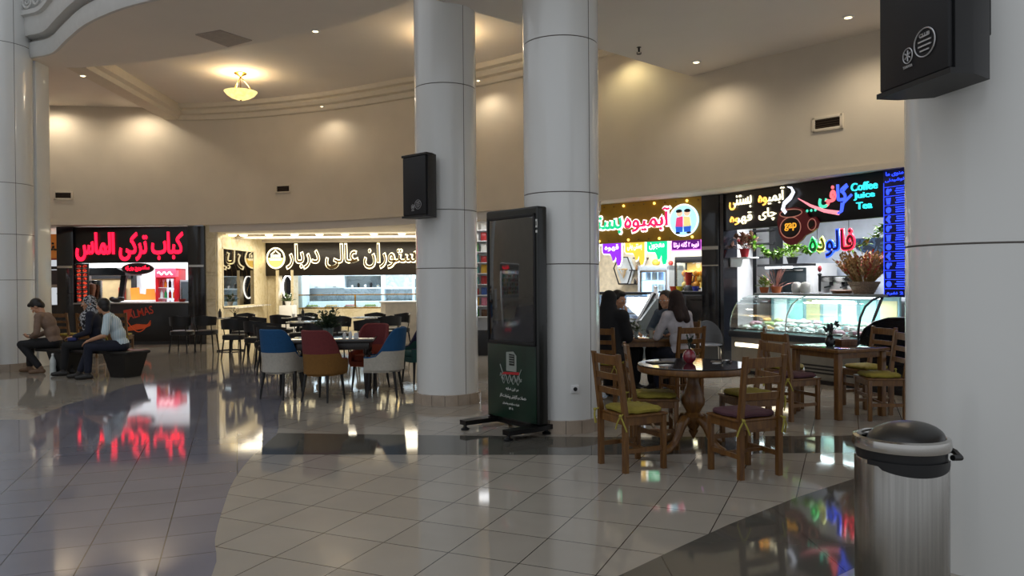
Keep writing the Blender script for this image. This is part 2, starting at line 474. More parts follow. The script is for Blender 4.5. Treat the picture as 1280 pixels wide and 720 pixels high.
c_ = MB(); c_.prism([(p.x, p.y) for p in CREASE]+[(p.x, p.y) for p in reversed(EDGE)], 5.6, 5.94, 'z')
struct('ceiling_rotunda', c_, M_ceil, smooth=0)
right = [p for p in WALL if p.x > 3.05]
low = [(-3.6, 6.6), (-1.5, 8.55), (0.1, 9.98), (1.31, 11.08), (2.0, 11.7), (3.0, 12.6)]+[(p.x+0.05, p.y+0.05) for p in right]+[(7.3, 1.0), (2.4, 1.0), (2.45, 3.0), (2.3, 4.6), (1.7, 6.0), (0.2, 6.6)]
c_ = MB(); c_.prism(low, 4.87, 5.93, 'z')
struct('ceiling_low', c_, M_ceil, smooth=0)
eprof = [(-0.02, 5.595), (0.03, 5.595), (0.06, 5.68), (0.06, 5.86), (0.0, 5.88), (0.0, 5.93), (0.16, 5.94), (0.18, 6.0), (0.18, 6.26), (0.24, 6.28), (0.24, 6.36), (0.04, 6.38), (0.04, 7.4), (-0.02, 7.4)]
rim = struct('trim_4', sweep(EDGE, eprof), M_trimgrey)
# scrollwork along the rotunda rim
sc = MB()
for k in range(9):
    i = 9+k*2; p, n = EDGE[i], normals(EDGE)[i]
    tg = Vector((-n.y, n.x))
    pts = []
    for j in range(26):
        a = j*0.42; r = 0.13*(1-j/30)
        u = r*math.cos(a); v = r*math.sin(a)
        pts.append((p.x+n.x*0.2+tg.x*u, p.y+n.y*0.2+tg.y*u, 6.52+v*(1 if k % 2 else -1)))
    sc.tube(pts, [0.028*(1-j/40) for j in range(26)], 6)
    for s_ in (-1, 1):
        sc.ell((p.x+n.x*0.2+tg.x*0.17*s_, p.y+n.y*0.2+tg.y*0.17*s_, 6.6), (0.03, 0.03, 0.08), 8)
struct('trim_5', sc, M_trimgrey, parent=rim)
# soffits under the upper wall
t = MB(); sof = [(p.x, p.y+0.05) for p in WALL if p.x < -7.7]+[(-7.7, 27), (-14, 27)]
t.prism(sof, 2.98, 3.02, 'z')
struct('ceiling_soffit', t, M_ceil, smooth=0)
mid = [(p.x, p.y+0.1) for p in WALL if -7.75 <= p.x <= 1.7]
t = MB(); t.prism(mid+[(1.75, 15.5), (1.5, 16.5), (-0.9, 18.6), (-0.9, 27.5), (-7.7, 27.5)], 2.8, 3.0, 'z')
struct('ceiling_soffit', t, M_ceil, smooth=0)
rs = [(p.x, p.y+0.02) for p in WALL if p.x > 1.5]
t = MB(); t.prism(rs+[(11, 9), (9, 18), (1.2, 20)], 2.985, 3.02, 'z')
struct('ceiling_soffit', t, M_ceil, smooth=0)

# columns
def column(x, y, r, seam_deg, top=7.4, plinth=True, joints=(1.67, 2.38, 3.91, 5.44)):
    c = MB(); prof = [(r, 0)]
    for z in joints:
        prof += [(r, z-0.006), (r-0.006, z-0.003), (r-0.006, z+0.003), (r, z+0.006)]
    prof += [(r, top)]
    c.lathe(prof, x, y, 64)
    o = struct('column', c, M_colm)
    j = MB()
    for z in joints: j.lathe([(r-0.0055, z-0.004), (r-0.003, z-0.004), (r-0.003, z+0.004), (r-0.0055, z+0.004)], x, y, 64)
    for sd in seam_deg:
        a = math.radians(sd)
        for da in (0,):
            j.cyl((x+math.cos(a)*(r-0.002), y+math.sin(a)*(r-0.002), 0), (x+math.cos(a)*(r-0.002), y+math.sin(a)*(r-0.002), top), 0.0045, n=6)
    struct('column_joint', j, M_joint, parent=o)
    if plinth:
        p = MB(); n = 16
        for k in range(n):
            a0 = 2*PI*k/n+0.006; a1 = 2*PI*(k+1)/n-0.006
            arc = [(x+math.cos(a0+(a1-a0)*i/5)*(r+0.035), y+math.sin(a0+(a1-a0)*i/5)*(r+0.035)) for i in range(6)]
            inn = [(x+math.cos(a1+(a0-a1)*i/5)*(r-0.01), y+math.sin(a1+(a0-a1)*i/5)*(r-0.01)) for i in range(6)]
            p.prism(arc+inn, 0, 0.13, 'z')
        struct('column_plinth', p, M_plinth, parent=o, smooth=0)
    return o
column(-0.82, 9.57, 0.385, (-50, 130, 40))
column(0.516, 7.84, 0.385, (-47, 133, 43))
column(2.539, 4.074, 0.385, (-20, 70), joints=(1.672, 3.91, 5.44), plinth=False)
column(-9.15, 13.62, 0.52, (-30,), joints=(1.60, 2.4, 3.3, 5.75))
p = MB(); p.box(-9.1, -8.66, 13.9, 14.3, 0, 5.9, 0.01)
struct('wall_pier', p, M_colm)

# shop wall out of frame to the left, seen in the kiosk's glass screen
w_ = MB(); w_.box(-14.2, -14.0, -6, 18.3, 2.98, 7.4); w_.box(-14.2, -14.0, 13.65, 18.3, 0, 2.98); w_.box(-14.2, -14.0, 4, 8.35, 0, 2.98); struct('wall_left', w_, M_wall)

# ------------------------------------------------------------------ ceiling fittings
def bowl_lamp(x, y, label):
    t = Thing('pendant_bowl_lamp', label, 'ceiling lamp', base=(x, y, 5.9), group=None); z_ = -0.06
    b = MB(); b.lathe([(0, 5.9), (0.13, 5.9), (0.13, 5.88), (0.03, 5.83), (0.015, 5.80), (0.015, 5.78), (0, 5.78)], x, y, 20)
    t.part('ceiling_rose', b, M_brass)
    b = MB()
    for k in range(3):
        a = 2*PI*k/3+0.5
        b.tube([(x+0.02*math.cos(a), y+0.02*math.sin(a), 5.80), (x+0.15*math.cos(a), y+0.15*math.sin(a), 5.66), (x+0.27*math.cos(a), y+0.27*math.sin(a), 5.50)], 0.008, 6)
    b.cyl((x, y, 5.8), (x, y, 5.35), 0.008)
    t.part('hanger_rod', b, M_brass)
    b = MB(); b.lathe([(0.0, 5.335), (0.08, 5.34), (0.19, 5.38), (0.28, 5.44), (0.335, 5.51), (0.32, 5.51), (0.265, 5.45), (0.17, 5.39), (0.0, 5.35)], x, y, 32)
    t.part('bowl_shade', b, mat('alabaster_glow', 'f0cf83', 0.4, vary=0.25, scale=14, emit=1.3))
    b = MB(); b.lathe([(0, 5.315), (0.018, 5.325), (0.02, 5.34), (0, 5.35)], x, y, 12); t.part('finial', b, M_brass)
    lamp('pendant_bulb', 'POINT', (x, y, 5.60), 26, WARM, 0.1)
bowl_lamp(-5.63, 15.9, 'alabaster bowl lamp on three rods under the tray ceiling')
bowl_lamp(-1.13, 13.4, 'alabaster bowl lamp hidden behind the middle column')

def downlight(x, y, z, label, power=40, tilt=(0, 0, 0), cone=95, col=WARM, group='recessed ceiling downlights', r=0.05):
    t = Thing('recessed_downlight', label, 'downlight', base=(x, y, z), group=group)
    b = MB(); b.lathe([(r, z), (r+0.025, z), (r+0.022, z-0.012), (r, z-0.014)], x, y, 20); t.part('trim_ring', b, M_white)
    b = MB(); b.lathe([(0, z-0.004), (r-0.002, z-0.004), (r-0.004, z-0.014), (r*.5, z-0.022), (0, z-0.025)], x, y, 16); t.part('lens', b, M_lightwarm)
    if power: lamp('downlight_beam', 'SPOT', (x, y, z-0.06), power, col, 0.07, rot=tilt, spot=cone, blend=0.7)
def near_wall(i, off):
    p, n = WALL[i], normals(WALL)[i]; return p.x+n.x*off, p.y+n.y*off
downlight(4.35, 9.8, 4.87, 'round downlight in the low ceiling left of the big speaker', 38, cone=150)
downlight(2.87, 11.75, 4.87, 'round downlight in the low ceiling at the wall corner', 32, cone=150)
downlight(5.25, 9.35, 4.87, 'round downlight in the low ceiling hidden above the big speaker', 38, cone=150)
downlight(-3.16, 12.38, 5.6, 'small downlight on the ceiling crease left of the first column', 6)
downlight(-11.05, 18.15, 5.9, 'downlight lighting the wall beside the tall left column', 48, cone=170)
downlight(-8.36, 14.9, 5.6, 'angled downlight at the near end of the ceiling beam', 8)
downlight(-9.0, 18.35, 5.9, 'downlight beside the ceiling beam washing the left wall', 48, cone=170)
downlight(-4.35, 17.55, 5.58, 'cornice spotlight between the bowl lamp and the first column', 18, cone=155, r=0.035)
x_, y_ = near_wall(36, 0.42); downlight(x_, y_, 5.58, 'cornice spotlight behind the first column', 20, cone=155, r=0.035)
x_, y_ = near_wall(44, 0.42); downlight(x_, y_, 5.58, 'cornice spotlight behind the kiosk column', 22, cone=155, col=(1, .86, .48), r=0.035)

b = MB()
for q in ([(-5.16, 12.5), (-4.67, 12.29), (-4.34, 12.82), (-4.87, 13.15)],): b.prism(q, 5.585, 5.602, 'z')
single('ceiling_access_panel', 'square grey access panel in the ceiling before the bowl lamp', 'ceiling panel', b, mat('panel_grey', 'a79e96', 0.7), base=(-4.75, 12.7, 5.6))
t = Thing('fire_sprinkler', 'dark fire sprinkler hanging from the low ceiling', 'sprinkler', base=(1.86, 11.0, 4.87))
b = MB(); b.cyl((1.86, 11.0, 4.87), (1.86, 11.0, 4.80), 0.014); b.lathe([(0.03, 4.87), (0.035, 4.865), (0.0, 4.86)], 1.86, 11.0, 12); t.part('pipe', b, M_blackmet)
b = MB(); b.lathe([(0, 4.765), (0.035, 4.768), (0.035, 4.773), (0, 4.78)], 1.86, 11.0, 12); b.tube([(1.835, 11, 4.80), (1.83, 11, 4.785), (1.84, 11, 4.77)], 0.006, 6); b.tube([(1.885, 11, 4.80), (1.89, 11, 4.785), (1.88, 11, 4.77)], 0.006, 6); t.part('deflector', b, M_blackmet)

def wall_vent(i, z, label, w=0.36, h=0.13):
    p, n = WALL[i], normals(WALL)[i]; fr = Frame(p.x, p.y, math.degrees(math.atan2(n.x, -n.y)))
    t = Thing('wall_vent', label, 'vent', fr, (0, 0, z), 'air grilles in the curved wall')
    b = MB()
    for s in (-1, 1):
        b.box(s*(w/2+0.02)-0.022, s*(w/2+0.02)+0.022, -0.03, 0.01, z-h/2-0.04, z+h/2+0.04, 0.004)
        b.box(-w/2-0.04, w/2+0.04, -0.03, 0.01, z+s*(h/2+0.02)-0.02, z+s*(h/2+0.02)+0.02, 0.004)
    t.part('vent_frame', b, M_trim)
    b = MB(); b.box(-w/2, w/2, -0.006, 0.005, z-h/2, z+h/2); t.part('vent_backing', b, mat('vent_dark', '2a1c10', 0.8))
    b = MB()
    for k in range(4): b.box(-w/2, w/2, -0.022, -0.008, z-h/2+0.018+k*h/4, z-h/2+0.024+k*h/4)
    t.part('vent_slat', b, mat('vent_slat', '4a3a26', 0.6))
def wall_i(x): return min(range(len(WALL)), key=lambda i: abs(WALL[i].x-x))
wall_vent(wall_i(-10.98), 3.7, 'small grille in the curved wall above the orange shop sign')
wall_vent(wall_i(-5.61), 3.8, 'small grille in the curved wall above the restaurant')
wall_vent(wall_i(4.55), 3.72, 'small grille in the curved wall above the coffee sign')

# ------------------------------------------------------------------ loudspeakers
def loudspeaker(x, y, deg, z0, z1, wd, dp, label, s=1.0, reach=.13):
    """front grille faces the frame's -y side, narrower at the back, bracketed to a column"""
    fr = Frame(x, y, deg)
    t = Thing('loudspeaker', label, 'loudspeaker', fr, (0, 0, z0))
    b = MB(); h = wd/2; k = h*0.72
    b.prism([(-h, 0.03), (h, 0.03), (h, dp*0.45), (k, dp), (-k, dp), (-h, dp*0.45)], z0+0.02, z1-0.02, 'z')
    for za, zb in ((z0, z0+0.025), (z1-0.025, z1)):
        b.prism([(-h-0.006, 0), (h+0.006, 0), (h+0.006, dp*0.45), (k, dp), (-k, dp), (-h-0.006, dp*0.45)], za, zb, 'z')
    t.part('cabinet', b, M_blackmat)
    b = MB(); b.box(-h+0.012, h-0.012, 0.004, 0.035, z0+0.028, z1-0.028, 0.01); t.part('front_grille', b, M_grille)
    m = mat('badge_silver', 'b9b9bb', 0.35, 0.6)
    b = MB()
    lx, lz = -0.02*s, z0+0.155*s
    def ring(cx, cz, rx, rz, th):
        b.tube([(cx+rx*math.cos(a*PI/16), -0.002, cz+rz*math.sin(a*PI/16)) for a in range(32)], th, 5, closed=True)
    ring(lx, lz, 0.032*s, 0.036*s, 0.003*s)
    for a in range(3):
        c, sn = math.cos(a*PI/3+PI/2), math.sin(a*PI/3+PI/2)
        b.cyl((lx-c*0.022*s, -0.002, lz-sn*0.026*s), (lx+c*0.022*s, -0.002, lz+sn*0.026*s), 0.0035*s, n=6)
    ring(lx+0.115*s, lz+0.03*s, 0.068*s, 0.066*s, 0.0035*s)
    for q, wv in ((0.03, 0.06), (0.008, 0.085), (-0.014, 0.085), (-0.036, 0.06)):
        b.box(lx+0.115*s-wv*s/2, lx+0.115*s+wv*s/2, -0.004, 0.0, lz+0.03*s+q*s-0.004*s, lz+0.03*s+q*s+0.003*s)
    bd = t.part('badge', b, m)
    letters(t, 'YAMAHA', lx, -0.001, lz-0.052*s, 0.066*s, 0.014*s, m, 0.003, bold=0.01)
    letters(t, 'CLUB', lx+0.115*s, -0.001, lz+0.066*s, 0.07*s, 0.018*s, m, 0.003, bold=0.01)
    b = MB(); b.box(-0.05, 0.05, dp-0.01, dp+reach, (z0+z1)/2-0.12, (z0+z1)/2+0.12, 0.008); t.part('wall_bracket', b, M_blackmet)
loudspeaker(1.925, 3.66, -80, 2.42, 3.16, 0.50, 0.27, 'large black loudspeaker high on the near right column')
loudspeaker(-1.155, 9.01, -42, 2.27, 3.02, 0.43, 0.22, 'black loudspeaker on the left side of the middle column', 0.8, .05)

# socket on the kiosk column
fr = Frame(0.516, 7.84, 14)
t = Thing('wall_socket', 'white power socket low on the column behind the kiosk', 'socket', fr, (0, -0.388, 0.44))
b = MB(); b.box(-0.04, 0.04, -0.402, -0.380, 0.40, 0.48, 0.006); t.part('socket_plate', b, M_white)
b = MB(); b.lathe([(0.016, 0), (0.020, 0), (0.020, 0.006), (0.016, 0.006)], 0, 0, 16)
bmesh.ops.transform(b.bm, matrix=Matrix.Translation((0, -0.402, 0.44)) @ Matrix.Rotation(PI/2, 4, 'X'), verts=b.bm.verts)
for s in (-1, 1): b.cyl((s*0.008, -0.403, 0.44), (s*0.008, -0.4, 0.44), 0.003, n=8)
t.part('socket_hole', b, M_blackmat)

# ------------------------------------------------------------------ advertising kiosk
KF = Frame(-0.01, 7.63, -51)
t = Thing('advertising_kiosk', 'tall black and green advertising kiosk standing before the column', 'kiosk', KF, (0, 0, 0))
W2 = 0.41
b = MB(); b.box(-W2, W2, 0.0, 0.13, 0.10, 2.23, 0.022, seg=3); t.part('body', b, mat('kiosk_black', '0d1210', 0.35, coat=0.2))
b = MB(); b.box(-W2+0.055, W2-0.055, -0.008, 0.01, 0.90, 2.13, 0.004); scr = t.part('screen', b, mat('screen_glass', '15181a', 0.05, spec=0.9, coat=1))
b = MB()
for x0, x1, z0, z1 in ((-W2+0.03, -W2+0.055, 0.875, 2.16), (W2-0.055, W2-0.03, 0.875, 2.16), (-W2+0.03, W2-0.03, 2.13, 2.16), (-W2+0.03, W2-0.03, 0.875, 0.90)):
    b.box(x0, x1, -0.014, 0.005, z0, z1, 0.003)
t.part('bezel', b, M_blackmat, scr)
b = MB(); b.box(-W2+0.03, W2-0.03, -0.010, 0.01, 0.12, 0.865, 0.006)
pn = t.part('printed_panel', b, mat('kiosk_green', '143626', 0.35, vary=0.3, scale=3, col2='0c2019'))
mw = mat('print_white', 'd9d9d4', 0.5); mr = mat('print_red', 'b0262b', 0.5)
b = MB(); y0, y1 = -0.014, -0.006
b.prism([(-0.07, 0.60), (0.09, 0.60), (0.09, 0.76), (0.04, 0.80), (-0.07, 0.79)], y0, y1, m=0)
b.prism([(-0.02, 0.66), (0.06, 0.66), (0.06, 0.77), (-0.02, 0.775)], y0-0.003, y1, m=1)
for k in range(4): b.box(-0.015, 0.055, y0-0.006, y1, 0.68+k*0.024, 0.687+k*0.024, m=0)
b.prism([(-0.14, 0.56), (0.14, 0.575), (0.13, 0.60), (-0.11, 0.585)], y0-0.004, y1, m=2)
b.tube([(-0.17+0.34*i/24, y0, 0.53+0.035*math.sin(i*1.3)+0.05*(i/24-.5)**2) for i in range(25)], 0.006, 5)
b.tube([(-0.15+0.32*i/24, y0, 0.50+0.03*math.cos(i*1.1)) for i in range(25)], 0.004, 5)
b.tube([(-0.17, y0, 0.66), (-0.14, y0, 0.60), (-0.11, y0, 0.55), (-0.15, y0, 0.53)], 0.005, 5)
b.tube([(0.17, y0, 0.63), (0.14, y0, 0.58), (0.11, y0, 0.51)], 0.005, 5)
t.part('emblem', b, [mat('print_grey', '8d938c', 0.5), mat('print_dark', '101915', 0.5), mr], pn)
letters(t, 'در این نمایه', 0.02, -0.012, 0.42, 0.20, 0.035, mw, 0.003, rtl=True, parent=pn)
letters(t, 'خدمات و گزارش پیشرفت کار', 0.03, -0.012, 0.345, 0.42, 0.05, mw, 0.003, rtl=True, parent=pn)
letters(t, 'شرکت سازنده و پشتیبان', 0.0, -0.012, 0.27, 0.26, 0.03, mw, 0.003, rtl=True, parent=pn)
letters(t, '۱۴۰۱', 0.0, -0.012, 0.225, 0.06, 0.022, mw, 0.003, parent=pn)
for s in (-1, 1):
    yb = .30 if s < 0 else .19; b = MB(); b.prism([(s*0.30, -0.36), (s*0.40, -0.36), (s*0.43, 0.02), (s*0.40, yb), (s*0.30, yb), (s*0.27, 0.02)], 0.055, 0.10, 'z')
    a = t.part('base_arm', b, M_blackmet)
    for yy in (-0.33, yb-.04):
        f = MB(); f.lathe([(0, 0), (0.04, 0), (0.045, 0.015), (0.02, 0.03), (0.015, 0.06), (0, 0.06)], s*0.35, yy, 14); t.part('levelling_foot', f, M_blackmat, a)
b = MB(); b.box(-0.35, 0.35, 0.02, 0.12, 0.05, 0.11, 0.01); t.part('base_beam', b, M_blackmet)
b = MB(); b.box(W2-0.024, W2-0.004, -0.003, 0.004, 2.02, 2.10, m=0); b.box(W2-0.024, W2-0.004, -0.003, 0.004, 1.97, 1.995, m=0); b.box(W2-0.02, W2-0.008, -0.004, 0.0, 2.04, 2.08, m=1)
t.part('sticker', b, [mw, M_blackmat])

# ------------------------------------------------------------------ waste bin
bx, by = 1.722, 3.37
t = Thing('waste_bin', 'brushed steel waste bin with black swing lid at the right column', 'waste bin', base=(bx, by, 0))
b = MB(); b.lathe([(0, 0), (0.188, 0), (0.190, 0.01), (0.190, 0.70), (0.186, 0.71), (0.18, 0.71), (0.18, 0.03), (0, 0.03)], bx, by, 64); t.part('body', b, M_steel)
b = MB(); b.lathe([(0.175, 0.70), (0.182, 0.70), (0.184, 0.765), (0.176, 0.765)], bx, by, 48)
rings = []
for i in range(25):
    a = math.radians(200+i*5.2); dz = 0.012+0.028*max(0, math.sin((i-3)/21*PI))**.7 if 3 < i < 24 else 0.006
    c, sn = math.cos(a), math.sin(a); rings.append([Vector((bx+c*r, by+sn*r, z)) for r, z in ((.1895, .715), (.1925, .715), (.1925, .70-dz), (.1895, .70-dz))])
b.loft(rings)
t.part('inner_liner', b, M_blackmat)
b = MB(); b.lathe([(0.178, 0.755), (0.197, 0.755), (0.200, 0.775), (0.196, 0.80), (0.180, 0.806), (0.174, 0.798), (0.174, 0.765)], bx, by, 64); t.part('rim_ring', b, M_steelp)
b = MB()
rings = []
for i in range(9):
    a = (i/8)*PI*0.5; r = 0.168*math.cos(a); rings.append([Vector((max(r, 0.004)*math.cos(2*PI*j/32)*.93, max(r, 0.004)*math.sin(2*PI*j/32), 0.055*math.sin(a))) for j in range(32)])
b.loft(rings)
bmesh.ops.transform(b.bm, matrix=Matrix.Translation((bx+.02, by, 0.79)) @ Matrix.Rotation(math.radians(-12), 4, 'Y') @ Matrix.Rotation(math.radians(8), 4, 'X'), verts=b.bm.verts)
t.part('swing_lid', b, mat('lid_black', '1c1b1a', 0.3, vary=0.2))
b = MB(); b.tube([(bx+0.16, by-0.12, 0.73), (bx+0.205, by-0.10, 0.725), (bx+0.222, by-0.03, 0.735), (bx+0.212, by+0.05, 0.745), (bx+0.18, by+0.08, 0.745)], 0.013, 8); t.part('carry_handle', b, M_blackmat)

# white cabinet at the left edge
t = Thing('white_cabinet', 'white panelled cabinet beside the tall left column', 'cabinet', base=(-9.2, 12.95, 0))
X0, X1, Y0, Y1 = -9.62, -8.80, 12.55, 12.95
b = MB(); b.box(X0, X1, Y0, Y1, 0.12, 0.98, 0.008); b.box(X0-0.03, X1+0.03, Y0-0.03, Y1, 0.98, 1.03, 0.01); b.box(X0+0.02, X1-0.02, Y0+0.02, Y1, 0, 0.12); t.part('carcass', b, M_white)
for k in range(2):
    xa = X0+0.03+k*0.40; b = MB(); b.box(xa, xa+0.36, Y0-0.018, Y0, 0.16, 0.94, 0.006); b.box(xa+0.06, xa+0.30, Y0-0.026, Y0-0.01, 0.24, 0.86, 0.008)
    d = t.part('door', b, M_white); h = MB(); h.ell((xa+(0.32 if k == 0 else 0.04), Y0-0.035, 0.58), 0.014, 10); t.part('knob', h, M_steelp, d)

# ================================================================== KEBAB STALL (frame S1: x as in the hall, y into the stall)
M_red = glow('sign_red', 'ff1538', 1.9)
M_redpic = voronoi_mat('menu_photos', 'd8462c', '7a120e', 22, 0.5, 0.7)
M_intwhite = mat('stall_white_wall', 'dfe6ec', 0.45, vary=0.03)
M_orange = mat('orange_panel', 'e8862a', 0.5, vary=0.05)
M_fascia = mat('stall_black_board', '0b0b0e', 0.3, vary=0.1)

w_ = MB()
w_.box(-13.4, -7.72, 3.6, 3.7, 0, 2.98); struct('wall_stall_back', w_, M_intwhite, S1)
w_ = MB(); w_.box(-7.72, -7.42, 0.02, 4.0, 0, 2.98); struct('wall_stall_right', w_, M_cream, S1)
w_ = MB(); w_.box(-11.3, -11.2, 0.35, 1.2, 0, 2.98); struct('wall_stall_left', w_, M_intwhite, S1)
lamp('kebab_stall_light', 'AREA', (-9.4, 20.9, 2.9), 105, (0.90, 0.96, 1.0), 2.6, 1.6)
for x0, x1, lb in ((-11.38, -10.96, 'left'), (-8.10, -7.68, 'right')):
    p = MB(); p.box(x0, x1, -0.05, 0.35, 0, 2.96, 0.012)
    p.box(x0-0.004, x1+0.004, -0.056, -0.02, 1.28, 1.30)
    struct('trim_6', p, M_black, S1)
    p = MB(); p.box(x0+0.02, x1-0.02, -0.058, -0.045, 1.93, 1.985); p2 = struct('trim_7', p, M_steelp, S1)
t = Thing('shop_sign', 'black fascia sign with big glowing red lettering over the kebab stall', 'shop sign', S1, (-9.53, 0, 2.05))
b = MB(); b.box(-10.96, -8.10, 0.0, 0.12, 2.05, 2.95, 0.008); t.part('board', b, M_fascia)
letters(t, 'کباب ترکی الماس', -9.56, -0.005, 2.455, 2.68, 0.72, M_red, 0.05, bold=0.022, rtl=True)
t = Thing('oval_sign', 'small oval sign with red lettering hanging in the kebab stall opening', 'shop sign', S1, (-9.38, 0.02, 1.76))
b = MB(); b.prism([(-9.38+0.40*math.cos(a*PI/20), 1.90+0.145*math.sin(a*PI/20)) for a in range(40)], 0.0, 0.04); t.part('panel', b, M_fascia)
b = MB(); b.tube([(-9.38+0.39*math.cos(a*PI/20), 0.0, 1.90+0.136*math.sin(a*PI/20)) for a in range(40)], 0.008, 5, closed=True); t.part('rim', b, mat('rim_dark_red', '5a0c14', 0.4))
letters(t, 'ساندویچ ویژه', -9.38, -0.003, 1.905, 0.60, 0.16, M_red, 0.012, bold=0.02, rtl=True)
for s in (-0.2, 0.2):
    b = MB(); b.cyl((-9.38+s, 0.03, 2.02), (-9.38+s, 0.03, 2.06), 0.006); t.part('hanger', b, M_steelp)
t = Thing('picture_menu_strip', 'tall strip of red food pictures in two columns on the kebab stall', 'menu board', S1, (-10.78, 0.0, 1.06))
b = MB(); b.box(-10.95, -10.62, 0.02, 0.05, 1.06, 2.04, 0.004); t.part('board', b, M_fascia)
for r in range(9):
    for c in range(2):
        b = MB(); x0 = -10.925+c*0.15; z0 = 1.085+r*0.105
        b.ell((x0+0.065, 0.016, z0+0.045), (0.058, 0.012, 0.038), 10, m=0); b.box(x0+0.01, x0+0.12, 0.012, 0.02, z0-0.008, z0+0.001, m=1)
        t.part('picture', b, [M_redpic, M_white])
t = Thing('stall_counter', 'black counter front of the kebab stall with a pale worktop', 'counter', S1, (-9.5, -0.05, 0))
b = MB(); b.box(-10.96, -8.10, -0.05, 0.5, 0.08, 1.02, 0.008); b.box(-10.9, -8.14, -0.02, 0.5, 0, 0.08); t.part('body', b, M_fascia)
b = MB(); b.box(-10.96, -8.08, -0.09, 0.55, 1.02, 1.055, 0.008); t.part('worktop', b, mat('worktop_grey', '9d9691', 0.3))
mo = mat('print_orange', 'c2491c', 0.5, emit=0.12); mrr = mat('print_tomato', 'a3301c', 0.5, emit=0.12)
letters(t, 'ALMAS', -9.30, -0.055, 0.80, 0.66, 0.20, mrr, 0.004, bold=0.01, tilt=math.radians(-14))
b = MB(); b.prism([(-9.67, 0.42), (-9.4, 0.52), (-9.15, 0.50), (-9.03, 0.56), (-9.05, 0.47), (-9.2, 0.40), (-9.45, 0.36), (-9.65, 0.34)], -0.058, -0.052, m=0)
b.tube([(-9.64+0.6*i/20, -0.056, 0.60-0.28*math.sin(PI*i/20)) for i in range(21)], 0.012, 5, m=0)
b.prism([(-9.72, 0.86), (-9.5, 0.90), (-9.52, 0.80), (-9.62, 0.56), (-9.68, 0.60)], -0.058, -0.052, m=1)
t.part('emblem', b, [mo, mrr])
# inside the stall
t = Thing('drinks_fridge', 'red drinks fridge with a lit header and bottles inside the kebab stall', 'fridge', S1, (-10.05, 2.7, 0))
x0, x1 = -10.02, -9.44; ya, yb = 2.3, 2.95
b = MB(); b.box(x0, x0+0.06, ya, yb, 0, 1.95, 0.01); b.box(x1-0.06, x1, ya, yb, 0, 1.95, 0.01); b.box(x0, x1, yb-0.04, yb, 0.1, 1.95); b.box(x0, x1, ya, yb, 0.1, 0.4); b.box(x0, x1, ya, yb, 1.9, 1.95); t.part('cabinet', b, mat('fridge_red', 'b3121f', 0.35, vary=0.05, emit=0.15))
b = MB(); b.box(x0, x1, ya-0.02, ya+0.2, 1.70, 1.95, 0.01); hd = t.part('header', b, mat('header_pink', 'd94862', 0.4, emit=0.8))
b = MB(); b.tube([(x0+0.08+0.42*i/20, ya-0.025, 1.81+0.04*math.sin(i*0.9)) for i in range(21)], 0.018, 5); t.part('script_mark', b, glow('header_white', 'fff2f2', 1.6), hd)
for k in range(4):
    b = MB(); b.box(x0+0.06, x1-0.06, ya+0.05, yb-0.05, 0.5+k*0.3, 0.515+k*0.3); t.part('shelf', b, M_white)
b = MB(); b.box(x0+0.05, x1-0.05, yb-0.07, yb-0.05, 0.45, 1.66); t.part('lit_back', b, glow('fridge_glow', 'cfe0ef', 1.0))
bc = [mat('drink_green', '2c8a4b', 0.2), mat('drink_red', 'a11d22', 0.2), mat('drink_orange', 'd9791e', 0.2), mat('drink_dark', '2a1510', 0.15), mat('drink_white', 'd9dde0', 0.3)]
def bottle(x, y, z, r, h, m, label, frame, group, cat='bottle'):
    b = MB(); b.lathe([(0, z), (r, z), (r*1.02, z+h*0.1), (r, z+h*0.6), (r*0.4, z+h*0.82), (r*0.36, z+h*0.97), (0, z+h)], x, y, 10)
    return single('bottle', label, cat, b, m, frame, (x, y, z), group)
for k in range(4):
    for i in range(4):
        bottle(x0+0.11+i*0.12, ya+0.14, 0.517+k*0.3, 0.04, 0.235, bc[(i+k*2) % 5], 'drink bottle on the shelves of the red fridge in the kebab stall', S1, 'drink bottles in the red fridge')
b = MB(); b.prism([(-11.0, 1.055), (-11.03, 1.40), (-10.78, 1.42), (-10.77, 1.24), (-10.58, 1.22), (-10.57, 1.38), (-10.33, 1.38), (-10.30, 1.055)], 2.9, 2.94)
single('orange_divider', 'orange notched divider panel inside the kebab stall', 'panel', b, M_orange, S1, (-10.7, 2.9, 1.05), smooth=0)
b = MB(); b.box(-11.15, -10.10, 2.5, 3.5, 0, 1.05, 0.01)
single('prep_cabinet', 'white back cabinet under the orange divider in the kebab stall', 'cabinet', b, M_white, S1, (-10.6, 3, 0))
t = Thing('kitchen_hatch', 'dark framed hatch to a beige back room at the left of the kebab stall', 'hatch', S1, (-11.4, 3.4, 1.1))
b = MB(); b.box(-12.6, -11.25, 3.45, 3.58, 1.05, 2.0); t.part('back_room', b, mat('back_room_beige', 'a8946c', .7))
b = MB(); b.box(-12.6, -11.2, 3.40, 3.45, 1.68, 1.78); b.box(-11.25, -11.17, 3.40, 3.58, 1.0, 1.78); b.box(-12.6, -11.2, 3.40, 3.45, 1.86, 2.0); t.part('frame', b, M_blackmat)
b = MB(); b.box(-11.62, -11.42, 3.38, 3.44, 1.05, 1.42, .01); t.part('red_box', b, mat('box_red', '96281e', .5))
t = Thing('extractor_hood', 'dark extractor hood and duct at the left of the kebab stall', 'hood', S1, (-11.0, 1.5, 1.2))
b = MB(); b.prism([(-11.2, 1.75), (-10.2, 1.75), (-10.2, 1.83), (-10.45, 1.95), (-11.2, 1.95)], 1.0, 1.9); t.part('canopy', b, M_blackmat)
b = MB(); b.prism([(-10.62, 1.06), (-10.50, 1.06), (-10.38, 1.75), (-10.52, 1.75)], 1.4, 1.5); t.part('duct', b, M_blackmat)
t = Thing('kebab_grill', 'upright kebab grill with a skewered cone of meat', 'grill', S1, (-10.72, 0.30, 1.055))
